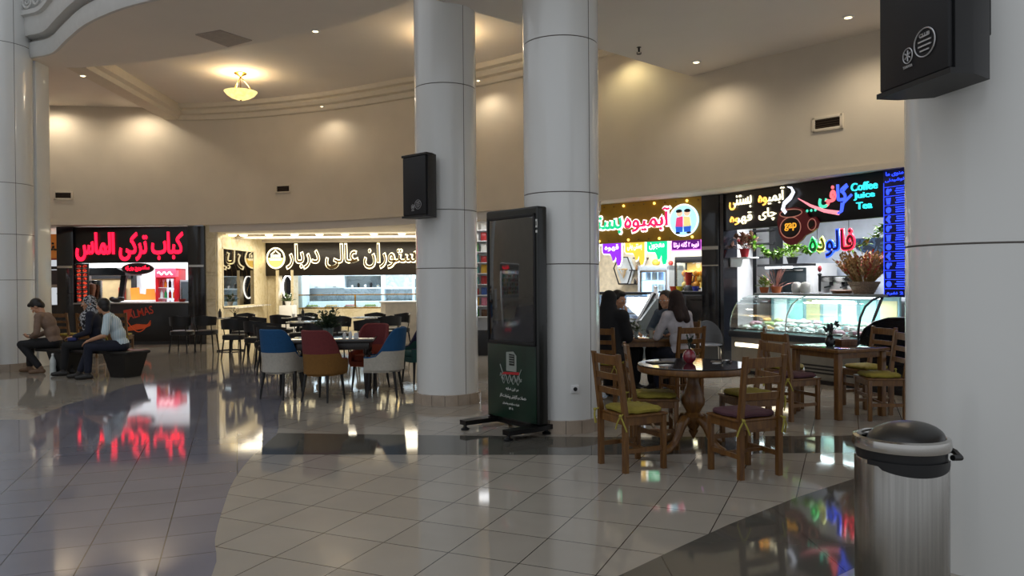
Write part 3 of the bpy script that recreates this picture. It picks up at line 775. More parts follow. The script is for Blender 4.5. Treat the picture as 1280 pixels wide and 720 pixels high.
b = MB(); b.box(-10.92, -10.52, 0.16, 0.49, 1.055, 1.08); b.box(-10.92, -10.52, 0.44, 0.49, 1.08, 1.62, 0.01); t.part('housing', b, M_steelp)
b = MB(); b.lathe([(0, 1.09), (0.05, 1.10), (0.09, 1.25), (0.12, 1.42), (0.10, 1.52), (0, 1.55)], -10.72, 0.30, 14); t.part('meat', b, mat('roast_meat', '6b3a1e', 0.7, vary=0.3, scale=20, bump=0.6))
b = MB(); b.cyl((-10.72, 0.30, 1.06), (-10.72, 0.30, 1.62), 0.01); t.part('skewer', b, M_steelp)
b = MB(); b.ell((-10.05, 0.25, 1.11), (0.16, 0.10, 0.06)); b.ell((-9.95, 0.28, 1.15), (0.10, 0.08, 0.05)); b.ell((-10.16, 0.26, 1.14), (0.07, 0.07, 0.06))
single('bread_pile', 'dark wrapped bundle on the kebab stall worktop', 'bundle', b, mat('bundle_dark', '2c2826', 0.7, vary=0.4), S1, (-10.05, 0.25, 1.055))
b = MB(); b.lathe([(0, 1.055), (0.07, 1.055), (0.10, 1.13), (0.09, 1.13), (0.06, 1.07), (0, 1.07)], -8.36, 0.2, 18)
single('red_bowl', 'red bowl at the right end of the kebab stall worktop', 'bowl', b, mat('red_plastic', 'a3241a', 0.4), S1, (-8.36, 0.2, 1.055))
b = MB(); b.lathe([(0, 2.97), (0.12, 2.97), (0.11, 2.94), (0, 2.93)], -8.6, 1.2, 20)
single('round_ceiling_light', 'round white light on the kebab stall ceiling', 'ceiling light', b, M_lightcool, S1, (-8.6, 1.2, 2.97))
t = Thing('glass_cooler', 'grey glass fronted cooler beside the red fridge', 'cooler', S1, (-9.16, 2.7, 0))
b = MB(); b.box(-9.42, -8.9, 2.5, 3.1, 0, 1.62, 0.01); t.part('cabinet', b, mat('cooler_grey', '8d939a', 0.4))
b = MB(); b.box(-9.38, -8.94, 2.48, 2.5, 0.9, 1.57); d = t.part('door', b, mat('cooler_glass', '4a545c', 0.1))
b = MB(); b.box(-9.36, -9.34, 2.45, 2.48, 1.05, 1.4); t.part('handle', b, M_steelp, d)
# neighbour at the far left: orange sign and bright opening
t = Thing('shop_sign', 'orange sign with dark lettering half hidden behind the left column', 'shop sign', S1, (-11.9, 0.7, 2.2))
b = MB(); b.box(-13.2, -11.35, 0.7, 0.8, 2.16, 2.83, 0.006); t.part('board', b, mat('sign_orange', 'c8762c', 0.5, emit=0.16))
letters(t, 'فند', -11.92, 0.69, 2.55, 0.52, 0.30, M_blackmat, 0.02, bold=0.02, rtl=True)
b = MB(); b.box(-13.2, -11.35, 0.685, 0.7, 2.16, 2.2); t.part('edge_strip', b, mat('edge_red', 'a3301c', 0.5))
t = Thing('serving_hatch', 'dark framed serving hatch with a cooking hood at the far left', 'hatch', S1, (-12.2, 1.2, 0))
b = MB(); b.box(-13.2, -11.4, 1.0, 1.1, 1.92, 2.0); t.part('top_rail', b, M_fascia); b = MB(); b.box(-13.2, -11.4, 1.0, 1.5, 0.0, 0.98); t.part('counter', b, M_fascia)
b = MB(); b.box(-13.2, -11.4, 1.0, 1.4, 1.52, 1.9); t.part('hood', b, mat('hood_brown', '2e2320', 0.5))
b = MB(); b.box(-13.2, -11.4, 0.98, 1.42, 1.44, 1.52); t.part('hood_edge', b, M_steelp)
b = MB(); b.ell((-11.75, 0.96, 1.72), (0.10, 0.02, 0.08)); b.ell((-11.65, 0.96, 1.68), (0.05, 0.02, 0.06)); t.part('red_mark', b, mrr)
lamp('far_left_stall_light', 'AREA', (-12.4, 21.2, 2.9), 130, (0.95, 0.97, 1.0), 1.4, 1.4)
for i, (x, z, m) in enumerate(((-12.0, 1.05, M_steelp), (-11.8, 1.05, M_blackmat), (-11.62, 1.05, M_steelp))):
    b = MB(); b.lathe([(0, 0.98), (0.07, 0.98), (0.075, 1.12), (0.02, 1.16), (0.02, 1.2), (0, 1.2)], x, 1.15, 14)
    single('urn', ('steel urn on the far left counter, nearest the column', 'black kettle between two steel urns at the far left', 'steel urn beside the black stall pillar at the far left')[i], 'urn', b, m, S1, (x, 1.15, 0.98))

# ================================================================== RESTAURANT
M_gold = glow('neon_gold', 'ffd564', 1.3)
M_neonw = glow('neon_warm_white', 'fff0c4', 2.0)
M_signbrown = mat('sign_dark_brown', '1d150f', 0.35, vary=0.1)
M_marblegrey = marble('grey_vein_marble', 'c2cbd1', 'a2adb4', 0.2, 2.0)
M_kwhite = mat('kitchen_white', 'd5e4ee', 0.35, vary=0.02)
# walls
w_ = MB(); w_.box(-7.7, -0.8, 3.6, 3.7, 0, 2.8); struct('wall_restaurant_back', w_, M_marblegrey, S2)
w_ = MB()
w_.box(-7.70, -7.38, -3.72, -3.42, 0, 2.8, 0.004)
for z0, z1 in ((0.15, 1.05), (1.12, 1.72), (1.80, 2.65)):
    for s in (0,):
        w_.tube([(-7.65, -3.735, z0), (-7.43, -3.735, z0), (-7.43, -3.735, z1), (-7.65, -3.735, z1)], 0.012, 6, closed=True)
struct('wall_restaurant_pier', w_, M_cream, S2)
w_ = MB(); w_.box(-7.70, -7.42, -3.42, 0.2, 0, 2.8); w_.box(-7.42, -7.385, -0.95, 0.2, 0, 2.8); w_.box(-7.42, -7.385, -3.42, -0.95, 2.42, 2.8); w_.box(-7.42, -7.385, -3.42, -0.95, 0, 0.86)
struct('wall_restaurant_left', w_, M_cream, S2)
w_ = MB(); w_.box(-7.7, -7.05, 0.2, 0.5, 0, 1.9); w_.box(-7.05, -6.98, -0.1, 0.5, 0, 1.9); w_.box(-6.63, -6.55, -0.02, 0.5, 0, 1.9)
struct('wall_restaurant_front', w_, M_cream, S2)
w_ = MB(); w_.box(-6.98, -6.63, 0.3, 0.5, 0, 1.9); struct('wall_dark_niche', w_, M_black, S2)
w_ = MB(); w_.box(-0.95, -0.8, -4.0, 3.7, 0, 2.8); struct('wall_restaurant_right', w_, M_cream, S2)
lamp('restaurant_warm_light', 'AREA', (-4.4, 20.6, 2.76), 210, (1.0, 0.90, 0.70), 5.5, 2.2)
lamp('restaurant_kitchen_light', 'AREA', (-4.4, 25.2, 2.7), 190, (0.86, 0.94, 1.0), 5.5, 1.0)
# mirror with lattice
t = Thing('wall_mirror', 'tall dark mirror with a lattice pattern on the restaurant side wall', 'mirror', S2, (-7.40, -2.2, 0.9))
b = MB(); b.box(-7.415, -7.395, -3.36, -1.0, 0.92, 2.40); t.part('mirror_glass', b, mat('smoked_mirror', '6e6a64', 0.03, 1.0, vary=0.02))
b = MB()
for y0 in (-3.38, -1.0): b.box(-7.42, -7.375, y0-0.02, y0+0.04, 0.88, 2.44, 0.006)
for z0 in (0.88, 2.40): b.box(-7.42, -7.375, -3.40, -0.96, z0, z0+0.04, 0.006)
t.part('mirror_frame', b, M_cream)
b = MB()
for k in range(7):
    yy = -3.25+k*0.37
    for r in range(3):
        z0 = 1.0+r*0.5
        b.tube([(-7.397, yy+0.185*math.sin(PI*i/8)*(1 if r % 2 else -1), z0+0.5*i/8) for i in range(9)], 0.004, 4)
t.part('lattice', b, mat('lattice_gold', '6a5430', .4, .6))
b = MB(); b.box(-7.40, -7.10, -3.3, -0.4, 0.86, 0.90, 0.008)
single('marble_ledge', 'cream marble ledge under the restaurant mirror', 'shelf', b, M_whitemarble, S2, (-7.3, -1.8, 0.86))
# the sign
t = Thing('restaurant_sign', 'long dark sign with gold neon lettering and a round gold emblem', 'shop sign', S2, (-5, 0, 1.73))
b = MB(); b.box(-7.38, -2.2, 0, 0.14, 1.73, 2.74, 0.006); t.part('board', b, M_signbrown)
letters(t, 'رستوران عالی دربار', -4.70, -0.002, 2.30, 4.14, 0.78, M_neonw, 0.03, bold=0.034, rtl=True, name='neon_outline')
letters(t, 'رستوران عالی دربار', -4.70, -0.035, 2.30, 4.06, 0.71, mat('gold_leaf', '4a3510', 0.3, 0.5, emit=0.25), 0.012, bold=0.0, rtl=True)
b = MB(); cx, cz = -7.07, 2.26
b.tube([(cx+0.26*math.cos(a*PI/20), -0.03, cz+0.30*math.sin(a*PI/20)) for a in range(40)], 0.022, 6, closed=True, m=0)
b.prism([(cx+0.24*math.cos(a*PI/20), cz+0.28*math.sin(a*PI/20)) for a in range(20, 41)], -0.03, -0.01, m=1)
b.prism([(cx-0.20, cz+0.0), (cx+0.20, cz+0.0), (cx+0.16, cz-0.07), (cx-0.16, cz-0.07)], -0.05, -0.02, m=0)
b.tube([(cx-0.13, -0.04, cz+0.02), (cx-0.13, -0.04, cz+0.12), (cx-0.05, -0.04, cz+0.18), (cx, -0.04, cz+0.24), (cx+0.05, -0.04, cz+0.18), (cx+0.13, -0.04, cz+0.12), (cx+0.13, -0.04, cz+0.02)], 0.016, 6, m=0)
for k in range(3): b.box(cx-0.09+k*0.07, cx-0.05+k*0.07, -0.05, -0.02, cz+0.02, cz+0.11, m=0)
t.part('emblem', b, [M_neonw, M_gold])
for x in [-7.7+0.62*k for k in range(0)]: pass
for k, px in enumerate((277, 305, 337, 369, 400, 432, 468, 503)):
    x = (px-640)/950*19.9
    if x < -7.4: x = -7.3
    t = Thing('restaurant_downlight', 'round warm downlight in the row over the restaurant front', 'downlight', ROOM, (x, 19.9, 2.8), 'row of restaurant downlights')
    b = MB(); b.lathe([(0.09, 2.8), (0.12, 2.8), (0.115, 2.785), (0.09, 2.782)], x, 19.9, 20); t.part('trim_ring', b, M_white)
    b = MB(); b.lathe([(0, 2.795), (0.10, 2.795), (0.098, 2.76), (0.05, 2.735), (0, 2.73)], x, 19.9, 16); t.part('lens', b, M_lightwarm)
b = MB(); b.box(-7.35, -1.2, 19.55, 19.60, 2.77, 2.80); single('cove_light_strip', 'thin glowing strip along the restaurant ceiling edge', 'light strip', b, mat('strip_warm', 'fff0cf', .4, emit=.55), ROOM, (-4.3, 19.57, 2.77))
t = MB(); t.box(-7.4, -1.0, 20.35, 20.55, 2.70, 2.80, 0.01); t.box(-7.4, -1.0, 22.5, 22.8, 2.72, 2.8, 0.01)
struct('trim_8', t, M_ceil)
# ring light in the niche
b = MB(); b.tube([(-6.805+0.145*math.cos(a*PI/24), 0.24, 1.40+0.34*math.sin(a*PI/24)) for a in range(48)], 0.022, 8, closed=True)
single('oval_ring_light', 'glowing white oval ring light in the dark niche', 'ring light', b, glow('ring_white', 'ffffff', 3), S2, (-6.82, 0.26, 1.06))
# counter with brass glass screen
t = Thing('restaurant_counter', 'cream restaurant counter with brass framed glass screen', 'counter', S2, (-4.6, 1.2, 0))
b = MB(); b.box(-6.8, -2.0, 1.2, 1.9, 0, 0.70, 0.01); t.part('body', b, M_cream)
b = MB()
for z in (0.70, 1.11): b.box(-6.82, -2.0, 1.18, 1.22, z, z+0.035, 0.004)
for x in (-6.82, -4.98, -3.0): b.box(x, x+0.05, 1.18, 1.22, 0.70, 1.14, 0.004)
t.part('brass_frame', b, M_brass)
b = MB(); b.box(-6.78, -2.0, 1.195, 1.205, 0.73, 1.11); t.part('glass_screen', b, M_glass)
t = Thing('kitchen_wall_unit', 'white wall cupboards and open shelf in the restaurant kitchen', 'cupboard', S2, (-5, 3.1, 1.3))
b = MB(); b.box(-7.0, -5.72, 3.1, 3.6, 1.32, 2.3, 0.006); b.box(-5.72, -4.42, 3.1, 3.6, 1.74, 2.3, 0.006); b.box(-5.72, -4.42, 3.2, 3.6, 1.30, 1.34); b.box(-4.46, -4.36, 3.1, 3.58, 0.885, 2.3); b.box(-3.4, -3.32, 3.1, 3.58, 0.885, 2.3); b.box(-4.4, -2.2, 3.2, 3.6, 1.28, 1.34); b.box(-3.32, -2.2, 3.2, 3.6, 1.62, 1.67); t.part('carcass', b, M_kwhite)
for k, (x0, x1) in enumerate(((-6.98, -6.36), (-6.34, -5.74))):
    b = MB(); b.box(x0, x1, 3.08, 3.1, 1.34, 2.28, 0.004); d = t.part('door', b, M_kwhite); h = MB(); h.box((x0+x1)/2-0.05, (x0+x1)/2+0.05, 3.06, 3.08, 1.37, 1.385); t.part('handle', h, M_steelp, d)
t = Thing('kitchen_fridge', 'tall pale blue cabinet at the left of the restaurant kitchen', 'cabinet', S2, (-7.3, 2.4, 0))
b = MB(); b.box(-7.65, -6.9, 2.2, 3.1, 0, 2.1, 0.01); t.part('body', b, M_kwhite)
b = MB(); b.box(-7.62, -6.93, 2.18, 2.2, 0.1, 2.05, 0.004); d = t.part('door', b, M_kwhite); h = MB(); h.box(-7.05, -7.03, 2.14, 2.18, 0.9, 1.5, 0.004); t.part('handle', h, M_steelp, d)
b = MB(); b.box(-6.88, -2.0, 2.9, 3.58, 0, 0.88, 0.01); single('kitchen_worktop_unit', 'white base units along the restaurant kitchen back wall', 'kitchen unit', b, M_kwhite, S2, (-4.5, 3.2, 0))
rr = random.Random(3)
kl = ['small cup on the open kitchen shelf, leftmost', 'dark jar on the kitchen shelf beside the leftmost cup', 'small cup in the middle of the kitchen shelf', 'dark jar right of the middle cup on the kitchen shelf', 'wide pot at the right end of the kitchen shelf']
for k, (x, r, h, m) in enumerate(((-5.5, 0.05, 0.09, M_white), (-5.28, 0.045, 0.16, M_blackmat), (-5.05, 0.05, 0.1, M_white), (-4.85, 0.05, 0.17, M_blackmat), (-4.6, 0.08, 0.12, M_steelp))):
    b = MB(); b.lathe([(0, 1.34), (r*0.8, 1.34), (r, 1.34+h*0.7), (r*0.6, 1.34+h), (0, 1.34+h)], x, 3.35, 12); single('jar' if k % 2 else 'cup', kl[k], 'kitchenware', b, m, S2, (x, 3.35, 1.34))
for k in range(7):
    x = -3.2+k*0.15; z = 1.34 if k < 4 else 1.67
    if k >= 4: x = -3.1+(k-4)*0.2
    b = MB(); b.lathe([(0, z), (0.035, z), (0.05, z+0.1), (0.045, z+0.12), (0, z+0.1)], x, 3.35, 10); single('glass_cup', 'white cup on the right kitchen shelves of the restaurant', 'cup', b, M_white, S2, (x, 3.35, z), 'cups on the right kitchen shelves')
for k in range(6):
    x = -6.4+k*0.62
    t = Thing('food_tray', 'steel food tray behind the restaurant counter glass', 'tray', S2, (x, 1.55, 0.70), 'food trays behind the restaurant glass')
    b = MB(); b.box(x-0.2, x+0.2, 1.4, 1.7, 0.70, 0.76, 0.01); t.part('tray', b, M_steelp)
    b = MB()
    for j in range(6): b.ell((x-0.13+0.05*j, 1.5+0.05*(j % 3), 0.775), (0.05, 0.05, 0.035), 8)
    t.part('food', b, [mat('food_salad', '7c9a4c', 0.7), mat('food_pale', 'd9c59a', 0.7), mat('food_pink', 'c98a86', 0.7)][k % 3])
# reception block in front of the restaurant
t = Thing('reception_stand', 'curved cream reception stand left of the middle column', 'reception stand', ROOM, (-2.75, 19.0, 0))
b = MB(); b.prism([(-3.25, 19.3), (-3.25, 18.8), (-3.1, 18.62), (-2.0, 18.62), (-2.0, 19.3)], 0, 1.0, 'z'); t.part('body', b, mat('stand_cream', 'ece6d8', 0.5))
b = MB(); b.prism([(-3.29, 19.34), (-3.29, 18.78), (-3.12, 18.58), (-1.98, 18.58), (-1.98, 19.34)], 1.0, 1.03, 'z'); t.part('top', b, M_white)

# ================================================================== SNACK SHELVES between the two columns
t = Thing('snack_display_shelf', 'tall bright shelving of snack packets between the two columns', 'shelf', ROOM, (-0.35, 15.4, 0))
b = MB(); b.box(-1.0, 0.55, 15.75, 15.8, 0, 2.75); b.box(-1.0, -0.97, 15.4, 15.8, 0, 2.75); b.box(0.52, 0.55, 15.4, 15.8, 0, 2.75); t.part('back_panel', b, M_white)
for k in range(9):
    b = MB(); b.box(-0.97, 0.52, 15.42, 15.75, 0.78+k*0.22, 0.795+k*0.22); t.part('shelf_board', b, M_white)
b = MB(); b.box(-0.97, 0.52, 15.42, 15.75, 0, 0.5, 0.01); t.part('base_cabinet', b, M_blackmat)
lamp('snack_shelf_light', 'AREA', (-0.3, 14.95, 2.74), 9, (0.95, 0.97, 1.0), 1.4, 0.6)
pk = [mat('packet_'+n, c, 0.35) for n, c in (('gold', 'c79a2a'), ('red', 'a02a2a'), ('white', 'd0cfc8'), ('green', '3f7a3c'), ('blue', '3a5a98'), ('pink', 'c7788c'), ('teal', '4a8f8c'), ('brown', '5a3a22'))]
rr = random.Random(11)
protos = []
for k in range(9):
    for c in range(9):
        x = -0.9+c*0.165; z = 0.796+k*0.22; h = rr.uniform(0.13, 0.18); w = 0.06
        b = MB(); rings = []
        for zz, d in ((0, 0.004), (0.012, 0.012), (h*0.35, 0.034), (h*0.7, 0.03), (h-0.012, 0.012), (h, 0.004)):
            rings.append([Vector((x+w*math.cos(a*PI/5)*(1 if d > .01 else .96), 15.52+d*math.sin(a*PI/5), z+zz)) for a in range(10)])
        b.loft(rings)
        single('snack_packet', 'snack packet standing on the tall bright shelving', 'packet', b, pk[rr.randrange(8)], ROOM, (x, 15.52, z), 'snack packets on the tall shelving')

# storefront off to the left, seen in the kiosk's glass screen
LF = Frame(-13.9, 11.0, 90)
t = Thing('shop_sign', 'red lettered storefront sign on the left wall, seen in the kiosk screen', 'shop sign', LF, (0, 0, 2.3))
b = MB(); b.box(-2.6, 2.6, 0, .1, 2.3, 2.9, .006); t.part('board', b, mat('sign_grey', '8d8a84', .5))
letters(t, 'فروشگاه', 0.9, -.005, 2.6, 1.9, .36, M_red, .03, bold=.02, rtl=True)
w_ = MB(); w_.box(-2.6, 2.6, 1.2, 1.3, 0, 2.9); struct('wall_left_shop', w_, M_intwhite, LF)
lamp('left_shop_light', 'AREA', (-14.4, 11.0, 2.85), 90, (0.95, 0.97, 1.0), 1.0, 4.0)
t = Thing('goods_shelf', 'tall goods shelf in the storefront on the left wall', 'shelf', LF, (0, 1, 0))
b = MB()
for k in range(6): b.box(-2.4, 2.4, .8, 1.2, .3+k*.36, .32+k*.36)
b.box(-2.42, -2.4, .8, 1.2, 0, 2.2); b.box(2.4, 2.42, .8, 1.2, 0, 2.2); t.part('frame', b, M_white)
rr = random.Random(77)
for k in range(6):
    for c in range(10):
        x = -2.2+c*.48; z = .321+k*.36; h = rr.uniform(.15, .28)
        b = MB(); b.box(x-.13, x+.13, .85, 1.0, z, z+h, .01); b.prism([(x-.13, z+h-.002), (x+.13, z+h-.002), (x+.10, z+h+.03), (x-.10, z+h+.03)], .86, .99); single('goods_carton', 'goods carton on the shelf of the left wall storefront', 'carton', b, pk[rr.randrange(8)], LF, (x, .9, z), 'cartons on the left storefront shelf')

# ================================================================== JUICE STALL (frame S4)
M_intcream = mat('juice_wall', 'd9cdb4', 0.6, vary=0.15, scale=9)
w_ = MB(); w_.box(-2.2, 2.2, 3.1, 3.2, 0, 2.98); struct('wall_juice_back', w_, M_intcream, S4)
w_ = MB(); w_.box(-2.25, -2.2, 0.0, 3.2, 0, 2.98); struct('wall_juice_left', w_, M_intcream, S4)
w_ = MB(); w_.box(2.17, 2.5, -0.04, 0.34, 0, 2.98, 0.008); w_.box(2.3, 2.36, 0.3, 3.1, 0, 2.98); struct('wall_black_pier', w_, M_black, S4)
w_ = MB(); w_.box(2.18, 2.49, -0.05, -0.03, 2.03, 2.09); w_.box(2.18, 2.49, -0.05, -0.03, 1.745, 1.765); struct('trim_9', w_, M_steelp, S4)
q = S4.w(0.3, 1.4); lamp('juice_stall_light', 'AREA', (q.x, q.y, 2.9), 150, (0.95, 0.97, 1.0), 2.6, 1.4, rot=(0, 0, S4.a))
t = Thing('juice_sign', 'mustard sign with pink and green lettering, bulbs and a round emblem', 'shop sign', S4, (1.0, 0, 2.22))
b = MB(); b.box(-0.9, 2.17, 0, 0.1, 2.22, 2.975, 0.006); t.part('board', b, mat('sign_mustard', '8f6a16', 0.5, vary=0.1, emit=0.12))
mwh = glow('letter_white', 'ffffff', 1.3); mpk = glow('letter_pink', 'e01a58', 1.1); mgr = glow('letter_green', '12b57c', 1.1)
for nm, bo, dp, mm, gx in (('letter_outline', 0.05, 0.02, mwh, 0.06), ('lettering', 0.015, 0.03, mpk, 0)):
    letters(t, 'آبمیوه', 1.07, -dp+0.015, 2.62, 0.96+gx, 0.42+gx, mm, dp, bold=bo, rtl=True, name=nm)
    letters(t, 'بستنی', 0.02, -dp+0.015, 2.56, 1.02+gx, 0.36+gx, mwh if nm == 'letter_outline' else mgr, dp, bold=bo, rtl=True, name=nm)
for k in range(11):
    for z in (2.92, 2.27):
        x = -0.1+k*0.22+(0.1 if z < 2.5 else 0)
        if x > 2.12: continue
        b = MB(); b.ell((x, -0.012, z), 0.014 if k % 3 else 0.024, 8); t.part('bulb', b, glow('bulb_amber', 'ffd25a', 3.0 if k % 3 == 0 else 0.8) if k % 3 == 0 else mat('bulb_off', '6b4a14', 0.3))
e = Thing('round_emblem_sign', 'round pale blue lit emblem with two children back to back', 'shop sign', S4, (1.84, -0.03, 2.28))
b = MB(); b.lathe([(0, 0), (0.275, 0), (0.285, 0.01), (0.285, 0.05), (0, 0.05)], 0, 0, 40)
bmesh.ops.transform(b.bm, matrix=Matrix.Translation((1.84, -0.02, 2.57)) @ Matrix.Rotation(PI/2, 4, 'X'), verts=b.bm.verts)
e.part('disc', b, glow('emblem_sky', 'a9dcf2', 1.0))
b = MB(); b.tube([(1.84+0.28*math.cos(a*PI/20), -0.072, 2.57+0.28*math.sin(a*PI/20)) for a in range(40)], 0.012, 5, closed=True); e.part('rim', b, mwh)
b = MB(); y0, y1 = -0.085, -0.065
for s, mm in ((-1, 0), (1, 1)):
    b.ell((1.84+s*0.075, -0.075, 2.70), (0.062, 0.014, 0.062), 12, m=4); b.ell((1.84+s*0.082, -0.08, 2.735), (0.064, 0.016, 0.035), 12, m=3)
    b.prism([(1.84+s*0.01, 2.64), (1.84+s*0.13, 2.62), (1.84+s*0.15, 2.46), (1.84+s*0.01, 2.45)], y0, y1, m=mm)
    b.prism([(1.84+s*0.01, 2.46), (1.84+s*0.15, 2.47), (1.84+s*0.14, 2.36), (1.84+s*0.02, 2.36)], y0, y1, m=2)
    b.ell((1.84+s*0.11, -0.078, 2.345), (0.05, 0.014, 0.02), 10, m=3)
e.part('figures', b, [glow('shirt_pink', 'e0447c', .8), glow('shirt_yellow', 'e8d98a', .8), glow('jeans_blue', '2a60c8', .8), mat('figure_dark', '26303c', .5), glow('figure_skin', 'f0c8a8', .8)])
def drip_sign(xc, txt, colname, col, label, w=0.42):
    t = Thing('dripping_sign', label, 'shop sign', S4, (xc, 0.08, 1.77), None)
    h = w/2
    def outl(o):
        return [(xc-h-o, 2.235+o), (xc+h+o, 2.255+o), (xc+h+o, 1.90), (xc+h*0.86, 1.80-o), (xc+h*0.62, 1.79-o), (xc+h*0.5-o*.3, 1.86), (xc+h*0.44, 1.98-o), (xc+h*0.3, 1.90-o), (xc+h*0.1, 1.88-o), (xc-o*.3, 1.96), (xc-0.04, 2.02-o), (xc-h+0.02, 2.03-o), (xc-h-o, 2.06)]
    b = MB(); b.prism(outl(0.025), 0.06, 0.075); t.part('white_edge', b, mwh, smooth=0)
    b = MB(); b.prism(outl(0), 0.045, 0.06); t.part('face', b, glow('drip_'+colname, col, 1.0), smooth=0)
    letters(t, txt, xc, 0.043, 2.135, w*0.75, 0.13, mwh, 0.006, bold=0.01, rtl=True)
    b = MB(); b.cyl((xc-0.12, 0.07, 2.24), (xc-0.12, 0.07, 2.26), 0.005); t.part('hanger', b, M_steelp)
drip_sign(0.25, 'قهوه', 'purple', '8a2be2', 'purple dripping sign hanging under the juice sign')
drip_sign(0.76, 'بستنی یخی', 'yellow', 'f2c544', 'yellow dripping sign hanging under the juice sign')
drip_sign(1.235, 'معجون', 'mint', '12cf8e', 'mint green dripping sign hanging under the juice sign')
drip_sign(-0.28, 'شیک', 'white', 'd8e0ea', 'white dripping sign beside the kiosk column')
t = Thing('purple_sign', 'small purple rectangular sign with pink border under the juice sign', 'shop sign', S4, (1.83, 0.08, 2.03))
b = MB(); b.box(1.53, 2.13, 0.05, 0.08, 2.03, 2.245, 0.01); t.part('face', b, glow('sign_violet', '5a1478', 0.7))
b = MB(); b.tube([(1.54, 0.045, 2.04), (2.12, 0.045, 2.04), (2.12, 0.045, 2.235), (1.54, 0.045, 2.235)], 0.012, 6, closed=True); t.part('border', b, glow('border_pink', 'ee7de0', 1.6))
letters(t, 'قهوه ۲ گانه نوتلا', 1.83, 0.046, 2.135, 0.5, 0.13, glow('letter_lilac', 'ffc8ff', 1.4), 0.006, bold=0.012, rtl=True)
b = MB(); b.box(-1.9, 2.16, 0.10, 0.12, 2.19, 2.21); single('light_bar', 'thin white light bar behind the dripping signs', 'light strip', b, glow('bar_white', 'dfe4ff', 2.0), S4, (0.3, 0.1, 2.19))
# back wall items
t = Thing('hexagon_shelf', 'black hexagonal wall frame with dried flowers in the juice stall', 'wall frame', S4, (-1.35, 2.95, 1.4))
hexp = [(-1.58, 1.80), (-1.45, 2.05), (-1.2, 2.05), (-1.08, 1.76), (-1.2, 1.43), (-1.45, 1.43)]
b = MB(); b.tube([(x, 2.95, z) for x, z in hexp], 0.016, 6, closed=True); t.part('hexagon_frame', b, M_blackmat)
b = MB(); b.prism(hexp, 3.07, 3.09); t.part('mirror_panel', b, mat('pale_mirror', 'c8d0d4', 0.2))
b = MB(); rr = random.Random(5)
for k in range(14):
    p0 = (-1.33, 2.98, 1.55); d = Vector((rr.uniform(-.5, .5), rr.uniform(-.2, .05), 1)); b.tube([p0, Vector(p0)+d*0.2], 0.004, 4); b.ell(Vector(p0)+d*0.22, 0.02, 6)
t.part('dried_flowers', b, mat('dried_pale', 'b79b6a', 0.8, vary=0.3))
for k, (x0, x1, z) in enumerate(((-1.1, -0.72, 1.74), (-1.4, -0.72, 1.42), (-1.0, -0.72, 2.02))):
    b = MB(); b.box(x0, x1, 2.85, 3.1, z-0.012, z+0.012); single('wall_shelf', ('black wall shelf beside the hexagon frame, middle one', 'black wall shelf under the hexagon frame', 'black wall shelf beside the hexagon frame, topmost')[k], 'shelf', b, M_blackmat, S4, ((x0+x1)/2, 3, z))
for k, (x, z, h, m) in enumerate(((-1.0, 1.432, 0.12, M_blackmat), (-0.92, 1.432, 0.18, M_wooddk), (-0.84, 1.432, 0.15, M_steelp), (-0.95, 1.752, 0.12, M_wood), (-0.82, 1.752, 0.1, M_white))):
    bottle(x, 2.95, z, 0.03, h, m, ('black bottle on the shelf under the hexagon frame', 'tall brown bottle on the shelf under the hexagon frame', 'steel shaker on the shelf under the hexagon frame', 'brown bottle on the middle wall shelf', 'white bottle on the middle wall shelf')[k], S4, None)
t = Thing('glass_door_fridge', 'upright glass door fridge lit pale blue in the juice stall', 'fridge', S4, (-0.2, 2.5, 0))
x0, x1 = -0.6, 0.19
b = MB(); b.box(x0, x0+0.06, 2.4, 3.05, 0, 1.83, 0.01); b.box(x1-0.06, x1, 2.4, 3.05, 0, 1.83, 0.01); b.box(x0, x1, 2.4, 3.05, 1.72, 1.83, 0.01); b.box(x0, x1, 2.4, 3.05, 0, 0.25); b.box(x0, x1, 3.0, 3.05, 0, 1.8); t.part('cabinet', b, mat('fridge_silver', 'a7b0b8', 0.3, 0.3))
b = MB(); b.box(x0+0.06, x1-0.06, 2.72, 2.76, 0.25, 1.72); b.box(x1-.075, x1-.06, 2.44, 2.72, .25, 1.72); b.box(x0+.06, x0+.075, 2.44, 2.72, .25, 1.72); t.part('lit_back', b, glow('fridge_ice', 'b4d2f6', 1.7))  # back and side linings emit, standing in for the fridge's inner light
b = MB()
for za, zb in ((0.25, 0.29), (1.68, 1.72)): b.box(x0+0.06, x1-0.06, 2.4, 2.43, za, zb)
for xa in (x0+0.06, x1-0.1): b.box(xa, xa+0.04, 2.4, 2.43, 0.25, 1.72)
d = t.part('door_frame', b, M_steelp); b = MB(); b.box(x0+0.1, x1-0.1, 2.41, 2.42, 0.29, 1.68); t.part('door_glass', b, M_glass, d)
for k in range(5):
    z = 0.42+k*0.27; b = MB(); b.box(x0+0.08, x1-0.08, 2.46, 2.71, z, z+0.012); t.part('shelf', b, M_white)
    for i in range(4):
        if (i+k) % 4 == 3: continue
        b = MB(); x = x0+0.16+i*0.16; b.lathe([(0, z+0.013), (0.06, z+0.013), (0.062, z+0.16), (0.05, z+0.18), (0, z+0.18)], x, 2.6, 12)
        single('tub', 'pale tub on a shelf of the glass door fridge in the juice stall', 'tub', b, [mat('tub_blue', '9fb8d8', .4), mat('tub_white', 'd6dde6', .4), mat('tub_cream', 'd6cfc0', .4)][(i+k) % 3], S4, (x, 2.6, z+0.013), 'tubs in the glass door fridge')
b = MB(); b.ell((-0.3, 2.7, 1.90), (0.09, 0.09, 0.075)); single('yellow_melon', 'yellow melon lying on top of the glass door fridge', 'melon', b, mat('melon_yellow', 'd0b03a', .5, vary=.2), S4, (-0.3, 2.7, 1.83))
